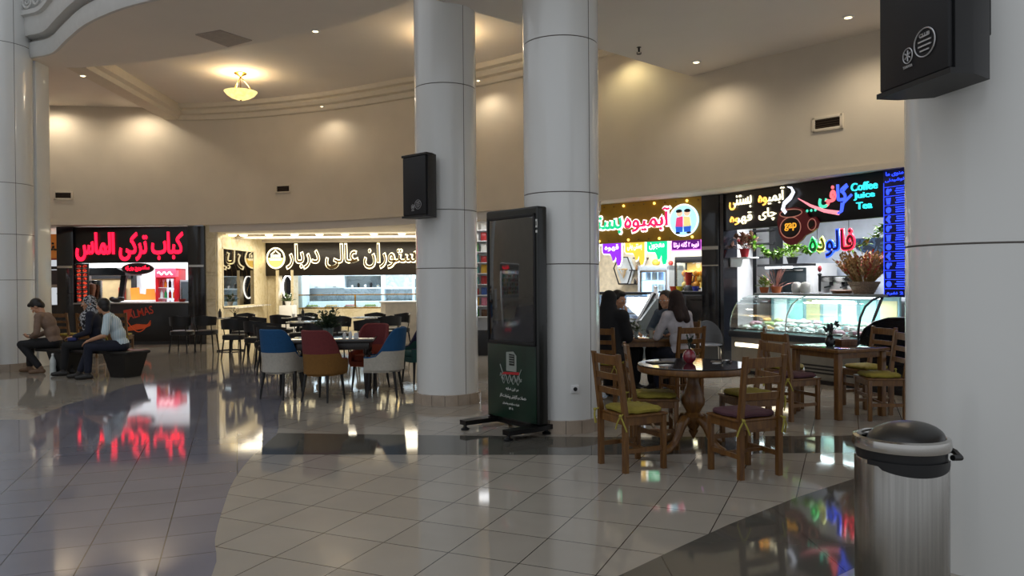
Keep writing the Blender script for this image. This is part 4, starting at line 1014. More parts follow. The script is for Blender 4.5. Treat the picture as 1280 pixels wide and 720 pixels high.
b = MB(); b.ell((0.07, 2.7, 1.88), 0.055); single('red_apple', 'red fruit on the right of the fridge top', 'fruit', b, mat('apple_red', 'a8322a', .4), S4, (0.07, 2.7, 1.83))
# fruit cabinet
t = Thing('fruit_display_box', 'glass fruit display box full of oranges on the juice stall counter', 'display box', S4, (1.2, 1.8, 1.28))
x0, x1, ya, yb = 0.70, 1.75, 1.7, 2.2
b = MB()
for x in (x0, x1-0.04): 
    for y in (ya, yb-0.04): b.box(x, x+0.04, y, y+0.04, 1.34, 1.86)
b.box(x0, x1, ya, yb, 1.30, 1.34); b.box(x0, x1, ya, yb, 1.86, 1.98, 0.01); t.part('frame', b, M_blackmat)
b = MB(); b.box(x0+0.04, x1-0.04, ya+0.005, ya+0.012, 1.34, 1.86); t.part('glass_front', b, M_glass)
b = MB(); b.box(x0+0.02, x1-0.02, yb-0.03, yb-0.02, 1.34, 1.86); t.part('back_mirror', b, mat('box_warm_back', 'c7a860', 0.3, emit=0.35))
q = S4.w(1.2, 1.95); lamp('fruit_box_light', 'AREA', (q.x, q.y, 1.85), 6, (1, .85, .55), 0.8, 0.2, rot=(0, 0, S4.a))
rr = random.Random(9); mor = mat('orange_peel', 'e09020', .45, vary=.1, scale=60, bump=.2); mye = mat('pale_orange', 'e8c060', .45)
for k in range(20):
    r = 0.07; row = k//7; x = 0.83+(k % 7)*0.135+(0.06 if row % 2 else 0); z = 1.41+row*0.115
    if x > 1.7: continue
    b = MB(); b.ell((x, 1.9+rr.uniform(-.03, .05), z), r, 12); single('orange', 'orange piled inside the glass fruit display box', 'orange', b, mor if k % 3 else mye, S4, (x, 1.9, z-r), 'oranges in the display box')
t = Thing('blender', 'dark red blender standing before the fruit display box', 'blender', S4, (1.12, 1.55, 1.28))
b = MB(); b.lathe([(0, 1.28), (0.09, 1.28), (0.085, 1.36), (0.06, 1.40), (0, 1.40)], 1.12, 1.5, 16); t.part('motor_base', b, M_blackmat)
b = MB(); b.lathe([(0.055, 1.40), (0.075, 1.62), (0.08, 1.66), (0, 1.67), ], 1.12, 1.5, 16); t.part('jug', b, mat('jug_red', '7a2418', .2)); b = MB(); b.tube([(1.19, 1.5, 1.62), (1.24, 1.5, 1.58), (1.235, 1.5, 1.48), (1.185, 1.5, 1.45)], 0.01, 6); t.part('handle', b, M_blackmat)
for k, (x, c, n, l) in enumerate(((0.86, 'a83c22', 'bowl_red', 'red bowl on the juice counter left of the blender'), (1.0, 'c8b428', 'bowl_yellow', 'yellow bowl on the juice counter beside the blender'), (1.35, '28308a', 'bowl_blue', 'dark blue bowl on the juice counter right of the blender'), (1.58, 'd8d8d8', 'bowl_white', 'white box of napkins on the juice counter'))):
    b = MB()
    if k < 3: b.lathe([(0, 1.285), (0.05, 1.285), (0.075, 1.38), (0.068, 1.38), (0.045, 1.3), (0, 1.3)], x, 1.35, 16)
    else: b.box(x-0.1, x+0.1, 1.3, 1.4, 1.285, 1.36, 0.008)
    single('bowl' if k < 3 else 'napkin_box', l, 'bowl' if k < 3 else 'box', b, mat(n, c, .35), S4, (x, 1.35, 1.285))
t = Thing('juice_counter', 'black juice counter with a white poster panel', 'counter', S4, (1.3, 1.3, 0))
b = MB(); b.box(0.62, 2.1, 1.25, 2.3, 0, 1.25, 0.01); b.box(0.60, 2.14, 1.2, 2.3, 1.25, 1.285, 0.006); t.part('body', b, M_blackmat)
b = MB(); b.box(0.68, 1.12, 1.235, 1.25, 0.5, 1.22); p_ = t.part('white_poster', b, mat('poster_white', 'd8d8d2', .5))
letters(t, 'آبمیوه', 0.9, 1.233, 1.10, 0.3, 0.12, M_blackmat, .004, bold=.01, rtl=True, parent=p_)
b = MB(); b.box(1.2, 2.05, 1.236, 1.25, 0.55, 1.2, .004); b.tube([(1.3, 1.22, 1.12), (1.95, 1.22, 1.12)], 0.01, 6); t.part('oven_door', b, mat('oven_dark', '181514', .2))
b = MB(); b.lathe([(0, 0), (0.06, 0), (0.065, .05), (.05, .12), (.035, .2), (.045, .26), (0, .27)], 0.66, 1.0, 12, z=1.12)
single('waving_statuette', 'small white statuette with dark spots at the counter corner', 'statuette', b, mat('statuette', 'd8d6d0', .5, vary=.6, scale=18), S4, (0.66, 1.0, 1.12))
b = MB(); b.box(0.58, 0.74, .92, 1.08, 0, 1.12, .01); single('counter_post', 'narrow dark stand under the white statuette', 'stand', b, M_blackmat, S4, (0.66, 1.0, 0))
for k in range(5):
    b = MB(); x = 1.3+k*0.16; b.lathe([(0, 1.981), (0.03, 1.981), (0.034, 2.06), (0.012, 2.09), (0.012, 2.14), (0, 2.145)], x, 1.9, 10)
    single('syrup_bottle', 'dark syrup bottle on top of the fruit display box', 'bottle', b, M_blackmat, S4, (x, 1.9, 1.981), 'syrup bottles over the fruit box')
# slanted display case
t = Thing('slanted_display_case', 'slanted glass display case with black frame at the juice stall', 'display case', S4, (-0.3, 0.3, 0))
xa, xb = -2.0, 0.72
b = MB(); b.box(xa, xb, 0.25, 1.2, 0, 0.72, 0.01); t.part('base', b, mat('case_grey', '5c6066', .4))
b = MB()
b.box(xa, xb-.2, 0.85, 1.2, 1.22, 1.27, .006)
for x in (xb-0.06, xb-0.9):
    b.prism([(0.23, 0.72), (0.31, 0.72), (0.93, 1.24), (0.83, 1.26)], x, x+0.06, 'x') if x > xb-.5 else b.box(.19, .225, .18, .215, 0, 1.27, .004, m=1)
t.part('frame', b, [M_blackmat, M_brass])
b = MB(); b.prism([(0.29, 0.73), (0.30, 0.73), (0.90, 1.22), (0.89, 1.22)], xa, xb-0.05, 'x'); t.part('slanted_glass', b, M_glass)
for k in range(3):
    b = MB(); y = 0.45+k*0.22; b.box(xa, xb-0.1, y, y+0.2, 0.74+k*0.10, 0.755+k*0.10); sh = t.part('shelf', b, glow('case_shelf', 'a4c2e8', 0.35)); b = MB(); b.box(xa, xb-.1, y-.012, y, .735+k*.1, .765+k*.1); t.part('shelf_edge', b, mat('edge_slate', '3c4654', .4), sh)  # shelves and lit back emit; the case lighting is put into their colour
b = MB(); b.box(xa, xb-0.1, 1.1, 1.16, 0.74, 1.2); t.part('lit_back', b, glow('case_back', 'b4cdf0', 0.5))
b = MB(); b.prism([(0.25, 0.0), (0.25, 0.74), (0.85, 1.14), (1.2, 1.14), (1.2, 0)], xb, xb+0.05, 'x'); t.part('end_panel', b, mat('end_panel_grey', '6c7474', .5))
for k in range(10):
    x = xa+0.3+k*0.24
    if x > xb-0.2: continue
    b = MB(); b.lathe([(0, .757), (.05, .757), (.075, .81), (.04, .83), (0, .84)], x, 0.55, 12); single('dessert_dish', 'dessert dish inside the slanted display case', 'dish', b, [M_white, mat('dish_blue', '7fa3d0', .4)][k % 2], S4, (x, .55, .757), 'dessert dishes in the slanted case')
b = MB(); b.ell((-1.0, 1.0, 1.315), (.3, .1, .045)); single('flat_basket', 'low dark basket on the slanted case top', 'basket', b, M_wooddk, S4, (-1.0, 1.0, 1.27))

# ================================================================== COFFEE STALL (frame S5)
M_back = mat('coffee_back_wall', 'c2c9d4', 0.6, vary=0.1, scale=5)
w_ = MB(); w_.box(-1.2, 4.6, 3.0, 3.1, 0, 2.98); struct('wall_coffee_back', w_, M_back, S5)
w_ = MB(); w_.box(3.42, 3.6, 0.05, 3.0, 0, 2.98); struct('wall_coffee_right', w_, M_black, S5)
w_ = MB(); w_.box(2.365, 2.385, 0.5, 3.1, 0, 2.98); struct('wall_coffee_left', w_, M_white, S4)
w_ = MB(); w_.box(-0.1, 0.02, -0.02, 0.3, 0, 2.98); struct('wall_coffee_jamb', w_, M_black, S5)
q = S5.w(1.6, 0.65); lamp('coffee_stall_light', 'AREA', (q.x, q.y, 2.92), 195, (0.92, 0.95, 1.0), 2.6, 0.8, rot=(0, 0, S5.a))
t = Thing('coffee_sign', 'long black coffee stall sign with bright multicoloured lettering', 'shop sign', S5, (1.55, 0, 2.34))
b = MB(); b.box(0.0, 3.07, 0, 0.10, 2.345, 2.975, 0.006); t.part('board', b, M_fascia)
g1 = glow('letter_cream', 'fff3cf', 1.5); g2 = glow('letter_amber', 'ffc05a', 1.4)
letters(t, 'آبمیوه', 1.08, -0.004, 2.825, 0.54, 0.26, [g2, g1], 0.02, bold=0.006, rtl=True, cuts=(0.4,))
letters(t, 'بستنی', 0.41, -0.004, 2.80, 0.50, 0.24, [g2, g1], 0.02, bold=0.006, rtl=True, cuts=(0.25,))
letters(t, 'چای', 1.0, -0.004, 2.55, 0.36, 0.21, g1, 0.02, bold=0.006, rtl=True)
letters(t, 'قهوه', 0.42, -0.004, 2.525, 0.50, 0.20, [g2, g1], 0.02, bold=0.006, rtl=True, cuts=(0.4,))
gc = glow('letter_cyan', '35d8e6', 1.3)
letters(t, 'Coffee', 2.77, -0.004, 2.80, 0.42, 0.115, gc, 0.02, bold=0.012)
letters(t, 'Juice', 2.77, -0.004, 2.665, 0.33, 0.11, gc, 0.02, bold=0.012)
letters(t, 'Tea', 2.77, -0.004, 2.53, 0.25, 0.10, gc, 0.02, bold=0.012)
letters(t, 'کافی', 2.25, -0.004, 2.71, 0.50, 0.32, [glow('letter_teal', '49c9a8', 1.2), glow('letter_salmon', 'f06a72', 1.2), glow('letter_blue', '3f5cf0', 1.3)], 0.02, bold=0.03, rtl=True, cuts=(0.3, 0.66))
b = MB(); y = -0.015
b.tube([(2.50, y, 2.83), (2.42, y, 2.76)], 0.02, 6, m=0); b.tube([(2.57, y, 2.70), (2.44, y, 2.60)], 0.022, 6, m=0)
b.tube([(2.42, y, 2.60), (2.40, y, 2.48), (2.34, y, 2.45)], [0.03, 0.025, 0.02], 6, m=0)
b.tube([(2.36, y, 2.455), (2.1, y, 2.51), (1.85, y, 2.61), (1.62, y, 2.74)], [0.032, 0.026, 0.02, 0.006], 8, m=1, flat=0.5)
for k in range(3): b.ell((1.79+k*0.075, y, 2.535), (0.022, 0.012, 0.022), 8, m=2)
t.part('swoosh', b, [MATS['letter_blue'], glow('swoosh_rose', 'f28a96', 1.1), MATS['letter_teal']])
# cup emblem with steam
c = Thing('cup_emblem', 'dark red coffee cup emblem with white steam on the coffee sign', 'shop sign', S5, (1.6, -0.03, 2.04))
m1 = mat('cup_maroon', '5c1018', 0.35, emit=0.16); m2 = mat('cup_line', 'c08070', 0.4, emit=0.35)
cup = [(1.28, 2.56), (1.24, 2.40), (1.28, 2.22), (1.38, 2.08), (1.50, 2.03), (1.62, 2.04), (1.72, 2.10), (1.78, 2.16)]+[(1.90, 2.20), (2.0, 2.26), (2.03, 2.35), (1.97, 2.43), (1.85, 2.43), (1.80, 2.50), (1.74, 2.57), (1.6, 2.61), (1.42, 2.61)]
b = MB(); b.prism(cup, -0.055, -0.02); c.part('cup', b, m1, smooth=0)
b = MB(); b.prism([(1.88, 2.26), (1.95, 2.30), (1.95, 2.37), (1.88, 2.38), (1.84, 2.33)], -0.06, -0.054); b.ell((1.52, -0.055, 2.52), (0.21, 0.012, 0.055), 18); b.ell((1.51, -0.055, 2.30), (0.19, 0.012, 0.15), 18); c.part('dark_field', b, M_fascia)
b = MB(); b.tube([(1.51+0.20*math.cos(a*PI/16), -0.065, 2.30+0.16*math.sin(a*PI/16)) for a in range(32)], 0.008, 5, closed=True)
b.tube([(1.52+0.215*math.cos(a*PI/16), -0.065, 2.52+0.06*math.sin(a*PI/16)) for a in range(32)], 0.008, 5, closed=True)
b.tube([(1.915+0.075*math.cos(a*PI/12), -0.062, 2.32+0.085*math.sin(a*PI/12)) for a in range(24)], 0.007, 5, closed=True); c.part('outline', b, m2)
letters(c, 'gap', 1.52, -0.068, 2.31, 0.23, 0.12, glow('gap_amber', 'e0a030', 1.0), 0.008, bold=0.01)
b = MB(); b.tube([(1.43, -0.07, 2.53), (1.37, -0.07, 2.60), (1.40, -0.07, 2.68), (1.52, -0.07, 2.76), (1.58, -0.07, 2.84), (1.54, -0.07, 2.91), (1.46, -0.07, 2.935)], [0.03, 0.04, 0.04, 0.04, 0.035, 0.02, 0.006], 8, flat=0.4); c.part('steam', b, glow('steam_white', 'dfe4f4', 1.1))
# multicoloured neon word
f = Thing('neon_word_sign', 'multicoloured neon word hanging below the coffee sign', 'shop sign', S5, (2.2, 0.0, 1.9))
cols = [glow('neon_green', '2fe06a', 1.5), glow('neon_lemon', 'e6ef7a', 1.4), glow('neon_blue', '2a5cff', 1.6), glow('neon_red', 'ff3050', 1.6)]
dkc = [mat('neon_back_'+n, cc, 0.4, emit=0.25) for n, cc in (('green', '0c5a2a'), ('lemon', '6e7020'), ('blue', '0c1c70'), ('red', '701020'))]
cu = (0.2, 0.36, 0.70)
letters(f, 'فالوده', 2.22, 0.0, 2.02, 0.80, 0.42, cols, 0.02, bold=0.05, rtl=True, cuts=cu, name='neon_outline')
letters(f, 'فالوده', 2.22, -0.022, 2.02, 0.77, 0.385, dkc, 0.008, bold=0.012, rtl=True, cuts=cu)
b = MB()
for x in (1.95, 2.5): b.cyl((x, 0.01, 2.1), (x, 0.01, 2.36), 0.004)
f.part('hanger_wire', b, M_blackmet)
# LED menu panel
t = Thing('menu_light_board', 'tall narrow blue LED menu board beside the right column', 'menu board', S5, (3.25, -0.03, 1.25))
b = MB(); b.box(3.08, 3.42, -0.03, 0.02, 1.25, 2.97, 0.004); t.part('board', b, mat('menu_navy', '060a3a', 0.4, emit=0.35))
mb_ = glow('menu_blue', '2440ff', 1.9)
b = MB()
for k in range(12): b.box(3.085, 3.415, -0.034, -0.028, 1.36+k*0.125, 1.366+k*0.125)
b.box(3.085, 3.092, -0.034, -0.028, 1.26, 2.8); b.box(3.408, 3.415, -0.034, -0.028, 1.26, 2.8)
t.part('divider', b, mb_)
letters(t, 'منوی ما', 3.25, -0.03, 2.91, 0.26, 0.07, mb_, 0.006, bold=0.02, rtl=True); letters(t, 'نوشیدنی', 3.25, -0.03, 2.825, 0.28, 0.05, mb_, 0.006, bold=0.02, rtl=True)
rr = random.Random(2)
for k in range(11):
    z = 1.425+k*0.125; b = MB(); x = 3.16; s = k % 4
    if s == 0: b.ell((x, -0.033, z), (0.04, 0.006, 0.042), 12)
    elif s == 1: b.prism([(x-0.035, z+0.04), (x+0.035, z+0.04), (x+0.022, z-0.045), (x-0.022, z-0.045)], -0.038, -0.028)
    elif s == 2: b.ell((x-0.01, -0.033, z), (0.028, 0.006, 0.045), 10); b.ell((x+0.03, -0.033, z+0.02), (0.018, 0.006, 0.02), 8)
    else: b.tube([(x+0.02, -0.033, z+0.045), (x-0.015, -0.033, z), (x+0.02, -0.033, z-0.045)], [0.02, 0.03, 0.012], 8, flat=0.3)
    for j in range(3): b.box(3.25+rr.uniform(0, .03), 3.38+rr.uniform(0, .02), -0.034, -0.028, z-0.035+j*0.03, z-0.02+j*0.03)
    t.part('menu_row', b, mb_)
letters(t, '2 نفره', 3.25, -0.03, 1.30, 0.24, 0.05, mb_, 0.006, bold=0.02, rtl=True)
# stall fittings behind the case
def leafy(name, label, cat, x, y, z, R, n, frame, mpot, pot_h, pot_r, mleaf, seed, spiky=False, base_z=None, mflower=None, small=1.0):
    rr = random.Random(seed)
    t = Thing(name, label, cat, frame, (x, y, z))
    b = MB(); b.lathe([(0, z), (pot_r*0.7, z), (pot_r, z+pot_h*0.9), (pot_r*1.05, z+pot_h), (pot_r*0.9, z+pot_h), (pot_r*0.85, z+pot_h*0.85), (0, z+pot_h*0.85)], x, y, 16); t.part('pot', b, mpot)
    b = MB(); st = MB(); z1 = z+pot_h*0.9
    for k in range(n):
        a = rr.uniform(0, 2*PI); e = rr.uniform(0.2, 1.3); d = Vector((math.cos(a)*math.cos(e), math.sin(a)*math.cos(e), math.sin(e)))
        tip = Vector((x, y, z1))+d*R*rr.uniform(0.5, 1.0)
        st.cyl((x, y, z1-0.02), tip, 0.004, 0.002, 4)
        if spiky: b.leaf(tip-d*R*.4, d, R*0.55, R*0.05)
        else:
            for j in range(3): b.leaf(tip-d*R*.22*j*(small < 1)-d*0.02*j, (d+Vector((rr.uniform(-1, 1), rr.uniform(-1, 1), rr.uniform(-.6, .5)))), R*0.42*small, R*0.16*small)
    t.part('stems', st, mleaf); t.part('leaves', b, mleaf, smooth=0)
    if mflower:
        b = MB()
        for k in range(10):
            a = rr.uniform(0, 2*PI); b.ell((x+math.cos(a)*R*.5*rr.random(), y+math.sin(a)*R*.5*rr.random(), z1+R*rr.uniform(.4, .9)), R*.11, 6)
        t.part('flowers', b, mflower)
    return t
M_terr = mat('terracotta', 'a5562c', 0.7, vary=0.15); M_redpot = mat('red_pot', 'a3202c', 0.4)
# display case
t = Thing('ice_cream_display_case', 'long curved glass ice cream display case lit white inside', 'display case', S5, (1.8, -0.4, 0))
xa, xb = 0.60, 3.0
b = MB(); b.box(xa, xb, -0.42, 0.5, 0.06, 0.66, 0.01); t.part('base', b, mat('case_steel', '8b8880', 0.35, 0.5))
b = MB(); b.box(xa+.04, xb-.04, -0.40, 0.45, 0.0, 0.06); t.part('kick_plate', b, M_blackmat)
b = MB(); b.box(xa-0.02, xb, -0.46, -0.40, 0.58, 0.68, 0.008); t.part('front_rail', b, mat('rail_dark', '3a4046', .3, .5))
b = MB(); b.box(xa+0.1, xa+1.2, -0.43, -0.418, 0.43, 0.49, 0.004); t.part('kick_light', b, glow('kick_glow', 'fff0d0', 3.0))
for k in range(4):
    if k: b = MB(); b.box(xb-1.0, xb-0.1, -0.428, -0.418, 0.10+k*0.05, 0.125+k*0.05); t.part('vent_slot', b, M_blackmat)
b = MB(); prof = [(-0.44, 0.68), (-0.44, 0.80), (-0.40, 0.97), (-0.30, 1.12), (-0.15, 1.21), (0.0, 1.245)]
pin = [(y+0.008, z-0.004) for y, z in prof]
b.prism(prof+pin[::-1], xa, xb, 'x'); t.part('curved_glass', b, M_glass)
b = MB(); b.box(xa+0.15, xb+0.15, -0.06, 0.55, 1.245, 1.285, 0.008); t.part('glass_top_shelf', b, mat('case_top', '8f9698', .2, .4))
b = MB(); b.box(xa+0.2, xb, 0.0, 0.05, 1.215, 1.24); t.part('light_tube', b, glow('case_tube', 'f4fbff', 4))
for x in (xa+1.15,):
    b = MB(); b.tube([(x, y-0.006, z) for y, z in prof], 0.010, 6); t.part('glass_seam', b, M_steelp)
b = MB(); b.tube([(xb, y-0.006, z) for y, z in prof], 0.016, 8); b.tube([(xb+0.04, 0.0, 1.25), (xb+0.10, -0.25, 0.98), (xb+0.14, -0.44, 0.72)], 0.02, 8); t.part('end_frame', b, M_blackmat)
b = MB(); b.box(xa+0.03, xb-0.03, -0.39, 0.42, 0.66, 0.69); t.part('tray_floor', b, mat('tray_floor', 'b9d6d8', .3, emit=.1))
b = MB(); b.box(xa+0.03, xb-0.03, 0.46, 0.5, 0.68, 1.24)
for k, c_ in enumerate(('d8eef0', '8fc8c4', 'e0cf48', 'bfe6d4', 'cfd8da', 'b4e4e0', 'e6d860')): b.box(xa+0.1+k*0.33, xa+0.36+k*0.33, 0.45, 0.462, 0.80, 1.18, m=1+k % 4)
t.part('back_panel', b, [mat('case_backing', '7fa8b0', .3, emit=.25), glow('cb_white', 'dcf2f2', .35), glow('cb_teal', '8ccac4', .35), glow('cb_yellow', 'b9b78c', .3), glow('cb_mint', 'bce6d6', .35)])
q = S5.w(1.8, 0.1); lamp('display_case_light', 'AREA', (q.x, q.y, 1.2), 26, (0.88, 0.98, 1.0), 2.2, 0.25, rot=(0, 0, S5.a))
rr = random.Random(4)
ice = [mat('ice_'+n, c_, .6, vary=.1, scale=20, bump=.5) for n, c_ in (('vanilla', 'ece9dc'), ('mint', 'b6e0cc'), ('white', 'e8efee'), ('choc', '6b4a34'), ('berry', 'd0a0ae'), ('pistachio', 'a8bf78'), ('caramel', 'c89a58'))]
for r in range(3):
    for k in range(9):
        x = xa+0.18+k*0.255; y = -0.28+r*0.22; z = 0.692+r*0.05
        u = Thing('ice_cream_tub', 'steel tub of ice cream in the curved glass display case', 'ice cream', S5, (x, y, z), 'ice cream tubs in the display case')
        b = MB(); b.box(x-0.115, x+0.115, y-0.095, y+0.095, z, z+0.04, 0.012); u.part('tub', b, M_steelp)
        b = MB()
        for j in range(5): b.ell((x-0.06+0.03*j+rr.uniform(-.01, .01), y+rr.uniform(-.04, .04), z+0.05), (0.05, 0.05, rr.uniform(.02, .045)), 8)
        u.part('scoops', b, ice[rr.choice((0, 1, 2, 2, 2, 2, 0, 1, 1, 2, 4, 5, 6))])
        if (k+r) % 2 == 0:
            b = MB(); b.box(x-0.03, x+0.03, y-0.09, y-0.085, z+0.04, z+0.085); u.part('flavour_card', b, M_white)
# big black curved end unit
t = Thing('curved_black_freezer', 'large rounded black freezer at the right end of the display case', 'freezer', S5, (3.35, -0.3, 0))
b = MB(); b.prism([(3.02, 0.0), (3.02, 0.70), (3.10, 0.83), (3.25, 0.93), (3.45, 0.985), (3.75, 1.0), (4.1, 1.0), (4.1, 0)], -0.44, -0.03); t.part('body', b, M_black)
b = MB(); b.tube([(3.03, -0.45, 0.70), (3.10, -0.45, 0.83), (3.25, -0.45, 0.93), (3.45, -0.45, 0.985), (3.75, -0.45, 1.0)], 0.014, 6); t.part('edge_trim', b, M_blackmet)
# wall shelves, microwave, cupboards, jars
t = Thing('glass_front_oven', 'white framed glass front oven on the back counter of the coffee stall', 'oven', S5, (-0.3, 2.2, 0.95))
b = MB(); b.box(-0.78, 0.06, 2.15, 2.8, 1.1, 1.80, 0.015); t.part('case', b, M_white)
b = MB(); b.box(-0.68, -0.10, 2.13, 2.15, 1.18, 1.72, 0.008); d = t.part('door', b, mat('oven_glass', '333c40', .1)); b = MB(); b.box(-0.64, -0.14, 2.10, 2.12, 1.66, 1.69, .006); t.part('handle', b, M_steelp, d)
b = MB(); b.box(-0.85, 3.3, 2.1, 2.98, 0, 1.1, .01); single('back_counter', 'dark counter along the back wall of the coffee stall', 'counter', b, M_blackmat, S5, (1, 2.5, 0))
t = Thing('espresso_machine', 'steel espresso machine on the back counter of the coffee stall', 'coffee machine', S5, (-0.75, 2.4, 1.1))
b = MB(); x0, x1 = -1.15, -0.85
x0, x1 = -1.1, -0.82
b = MB(); b.box(0.15, 0.85, 2.2, 2.7, 1.1, 1.18, .01); b.box(0.15, 0.85, 2.45, 2.7, 1.18, 1.5, .01); b.box(0.13, 0.87, 2.2, 2.7, 1.45, 1.56, .015); t.part('body', b, M_steelp)
for k in range(2):
    b = MB(); b.cyl((0.33+k*.34, 2.3, 1.45), (0.33+k*.34, 2.3, 1.38), .035); b.tube([(0.33+k*.34, 2.28, 1.37), (0.33+k*.34, 2.12, 1.35)], .014, 6); t.part('brew_head', b, M_blackmat)
t = Thing('black_wall_rack', 'tall black wall rack at the left inside the coffee stall', 'rack', S5, (-0.6, 1.2, 1.3))
b = MB(); b.box(-0.95, -0.80, 1.4, 1.6, 0, 2.9, .006); b.box(-0.3, -0.15, 1.4, 1.6, 0, 2.9, .006)
for z in (1.9, 2.15, 2.4): b.box(-0.95, -0.15, 1.35, 1.6, z, z+.03)
t.part('frame', b, M_blackmat)
t = Thing('flower_shelf', 'white wall shelf at the left jamb carrying red flowers', 'shelf', S5, (0.12, 0.35, 1.84))
b = MB(); b.box(0.03, 0.42, 0.12, 0.40, 1.86, 1.885, .004); b.box(0.03, 0.06, 0.12, 0.4, 1.72, 1.86); t.part('shelf_board', b, M_white)
leafy('flower_pot', 'red flowers in a red pot on the small wall shelf', 'potted plant', 0.29, 0.20, 1.885, 0.26, 34, S5, M_redpot, 0.14, 0.08, mat('dry_leaf', '6b4a3c', .7, vary=.4), 21, mflower=mat('flower_red', 'a03038', .7))
leafy('potted_plant', 'spiky pinkish plant in an orange pot at the left end of the glass case', 'potted plant', 0.98, 0.2, 1.285, 0.36, 22, S5, M_terr, 0.10, 0.09, mat('pink_leaf', '9a6a5e', .6, vary=.4), 22, True)
leafy('potted_plant', 'small light green plant at the left corner of the glass case top', 'potted plant', 0.80, 0.12, 1.285, 0.17, 20, S5, M_terr, 0.09, 0.075, mat('bright_leaf', '7f9a3c', .6, vary=.3), 23)
leafy('potted_plant', 'green plant in a dark pot on the high shelf inside the coffee stall', 'potted plant', 0.15, 1.5, 1.78, 0.26, 24, S5, M_blackmat, 0.12, 0.1, mat('bright_leaf2', '86a83c', .6, vary=.3), 24)
b = MB(); b.box(-0.5, 0.5, 1.3, 1.7, 1.74, 1.78, .006); single('steel_wall_shelf', 'black floating shelf under the dark potted plant in the coffee stall', 'shelf', b, M_blackmat, S5, (0, 1.5, 1.74))
b = MB(); b.box(-0.35, 0.25, 1.35, 1.40, 1.70, 1.735); single('under_shelf_light', 'bright light bar under the floating shelf in the coffee stall', 'light strip', b, glow('undershelf', 'eaf4ff', 4), S5, (0, 1.4, 1.7))
# trailing vine across the opening
t = Thing('trailing_vine', 'trailing green vine strung below the coffee sign', 'plant', S5, (1.6, 0.2, 2.0))
rr = random.Random(8); st = MB(); lv = MB()
path = [(0.35, 2.26), (0.7, 1.98), (1.0, 1.92), (1.35, 2.02), (1.7, 1.96), (2.0, 2.04), (2.4, 1.95), (2.75, 2.10), (2.95, 2.25), (3.02, 1.9), (3.0, 1.65)]
pts = [Vector((p.x, 0.22+0.05*math.sin(i), p.y)) for i, p in enumerate(catmull([Vector(p) for p in path], 8))]
st.tube(pts, 0.006, 5)
for p in pts:
    for j in range(7 if 0.5 < p.x < 2.0 else 4):
        d = Vector((rr.uniform(-1, 1), rr.uniform(-1, .3), rr.uniform(-1, .5))); lv.leaf(p, d, rr.uniform(.07, .13), rr.uniform(.025, .045))
t.part('stem', st, M_leafdk); t.part('leaves', lv, mat('vine_leaf', '6f9a34', .5, vary=.4, scale=10), smooth=0)
# basket of dried flowers on the case
t = Thing('dried_flower_basket', 'woven basket of dried flowers on the right of the glass case top', 'flower basket', S5, (2.66, 0.0, 1.285))
b = MB(); b.lathe([(0, 1.285), (0.13, 1.285), (0.22, 1.46), (0.205, 1.46), (0.12, 1.30), (0, 1.30)], 2.66, 0.12, 24)
for k in range(4): b.tube([(2.66+(0.145+k*.02)*math.cos(a*PI/12), 0.12+(0.145+k*.02)*math.sin(a*PI/12), 1.315+k*.04) for a in range(24)], .008, 5, closed=True)
t.part('basket', b, mat('wicker', '8f7a66', .7, vary=.3, scale=60, bump=.5))
st = MB(); fl = MB(); f2 = MB()
for k in range(230):
    a = rr.uniform(0, 2*PI); s_ = rr.uniform(0, 1.0); d = Vector((math.cos(a)*s_, math.sin(a)*s_*.8, 1)).normalized(); L = rr.uniform(.2, .46)
    p0 = Vector((2.66+math.cos(a)*.1, 0.12+math.sin(a)*.1, 1.42)); st.cyl(p0, p0+d*L, .003, .002, 4)
    for j in range(4): (fl if k % 7 else f2).leaf(p0+d*(L-j*.05), d+Vector((rr.uniform(-.8, .8), rr.uniform(-.8, .8), .2)), .07, .022)
t.part('stems', st, mat('straw', '8a7040', .8)); t.part('dried_leaves', fl, mat('dried_brown', 'a88558', .8, vary=.4, scale=20), smooth=0); t.part('dried_blooms', f2, mat('dried_red', 'a8483c', .8, vary=.3), smooth=0)
# jars and fruit on the right back shelves
for k, z in enumerate((1.32, 1.72)):
    b = MB(); b.box(1.7, 3.4, 2.0, 2.4, z, z+.03, .004); single('jar_shelf', ('lower glass jar shelf at the right of the coffee stall', 'upper glass jar shelf at the right of the coffee stall')[k], 'shelf', b, M_steelp, S5, (2.5, 2.2, z))
    for j in range(10):
        x = 1.8+j*.155
        if k == 1 and j > 6: continue
        u = Thing('storage_jar', 'storage jar on the right shelves of the coffee stall', 'jar', S5, (x, 2.15, z+.03), 'jars on the right shelves')
        b = MB(); b.lathe([(0, z+.03), (.055, z+.03), (.058, z+.18), (.05, z+.2), (0, z+.2)], x, 2.15, 12); u.part('jar', b, [mat('jar_pink', 'c09a98', .2), mat('jar_clear', 'b9c6c8', .1), mat('jar_brown', '7a5a40', .3)][(j+k) % 3])
        b = MB(); b.lathe([(0, z+.2), (.054, z+.2), (.054, z+.225), (0, z+.225)], x, 2.15, 12); u.part('lid', b, M_steelp)
for j in range(4):
    x = 2.95+j*.11; b = MB(); b.ell((x, 2.15, 1.80), .05, 10); single('orange', 'orange on the upper jar shelf at the right of the coffee stall', 'orange', b, mor, S5, (x, 2.15, 1.75), 'oranges on the upper jar shelf')
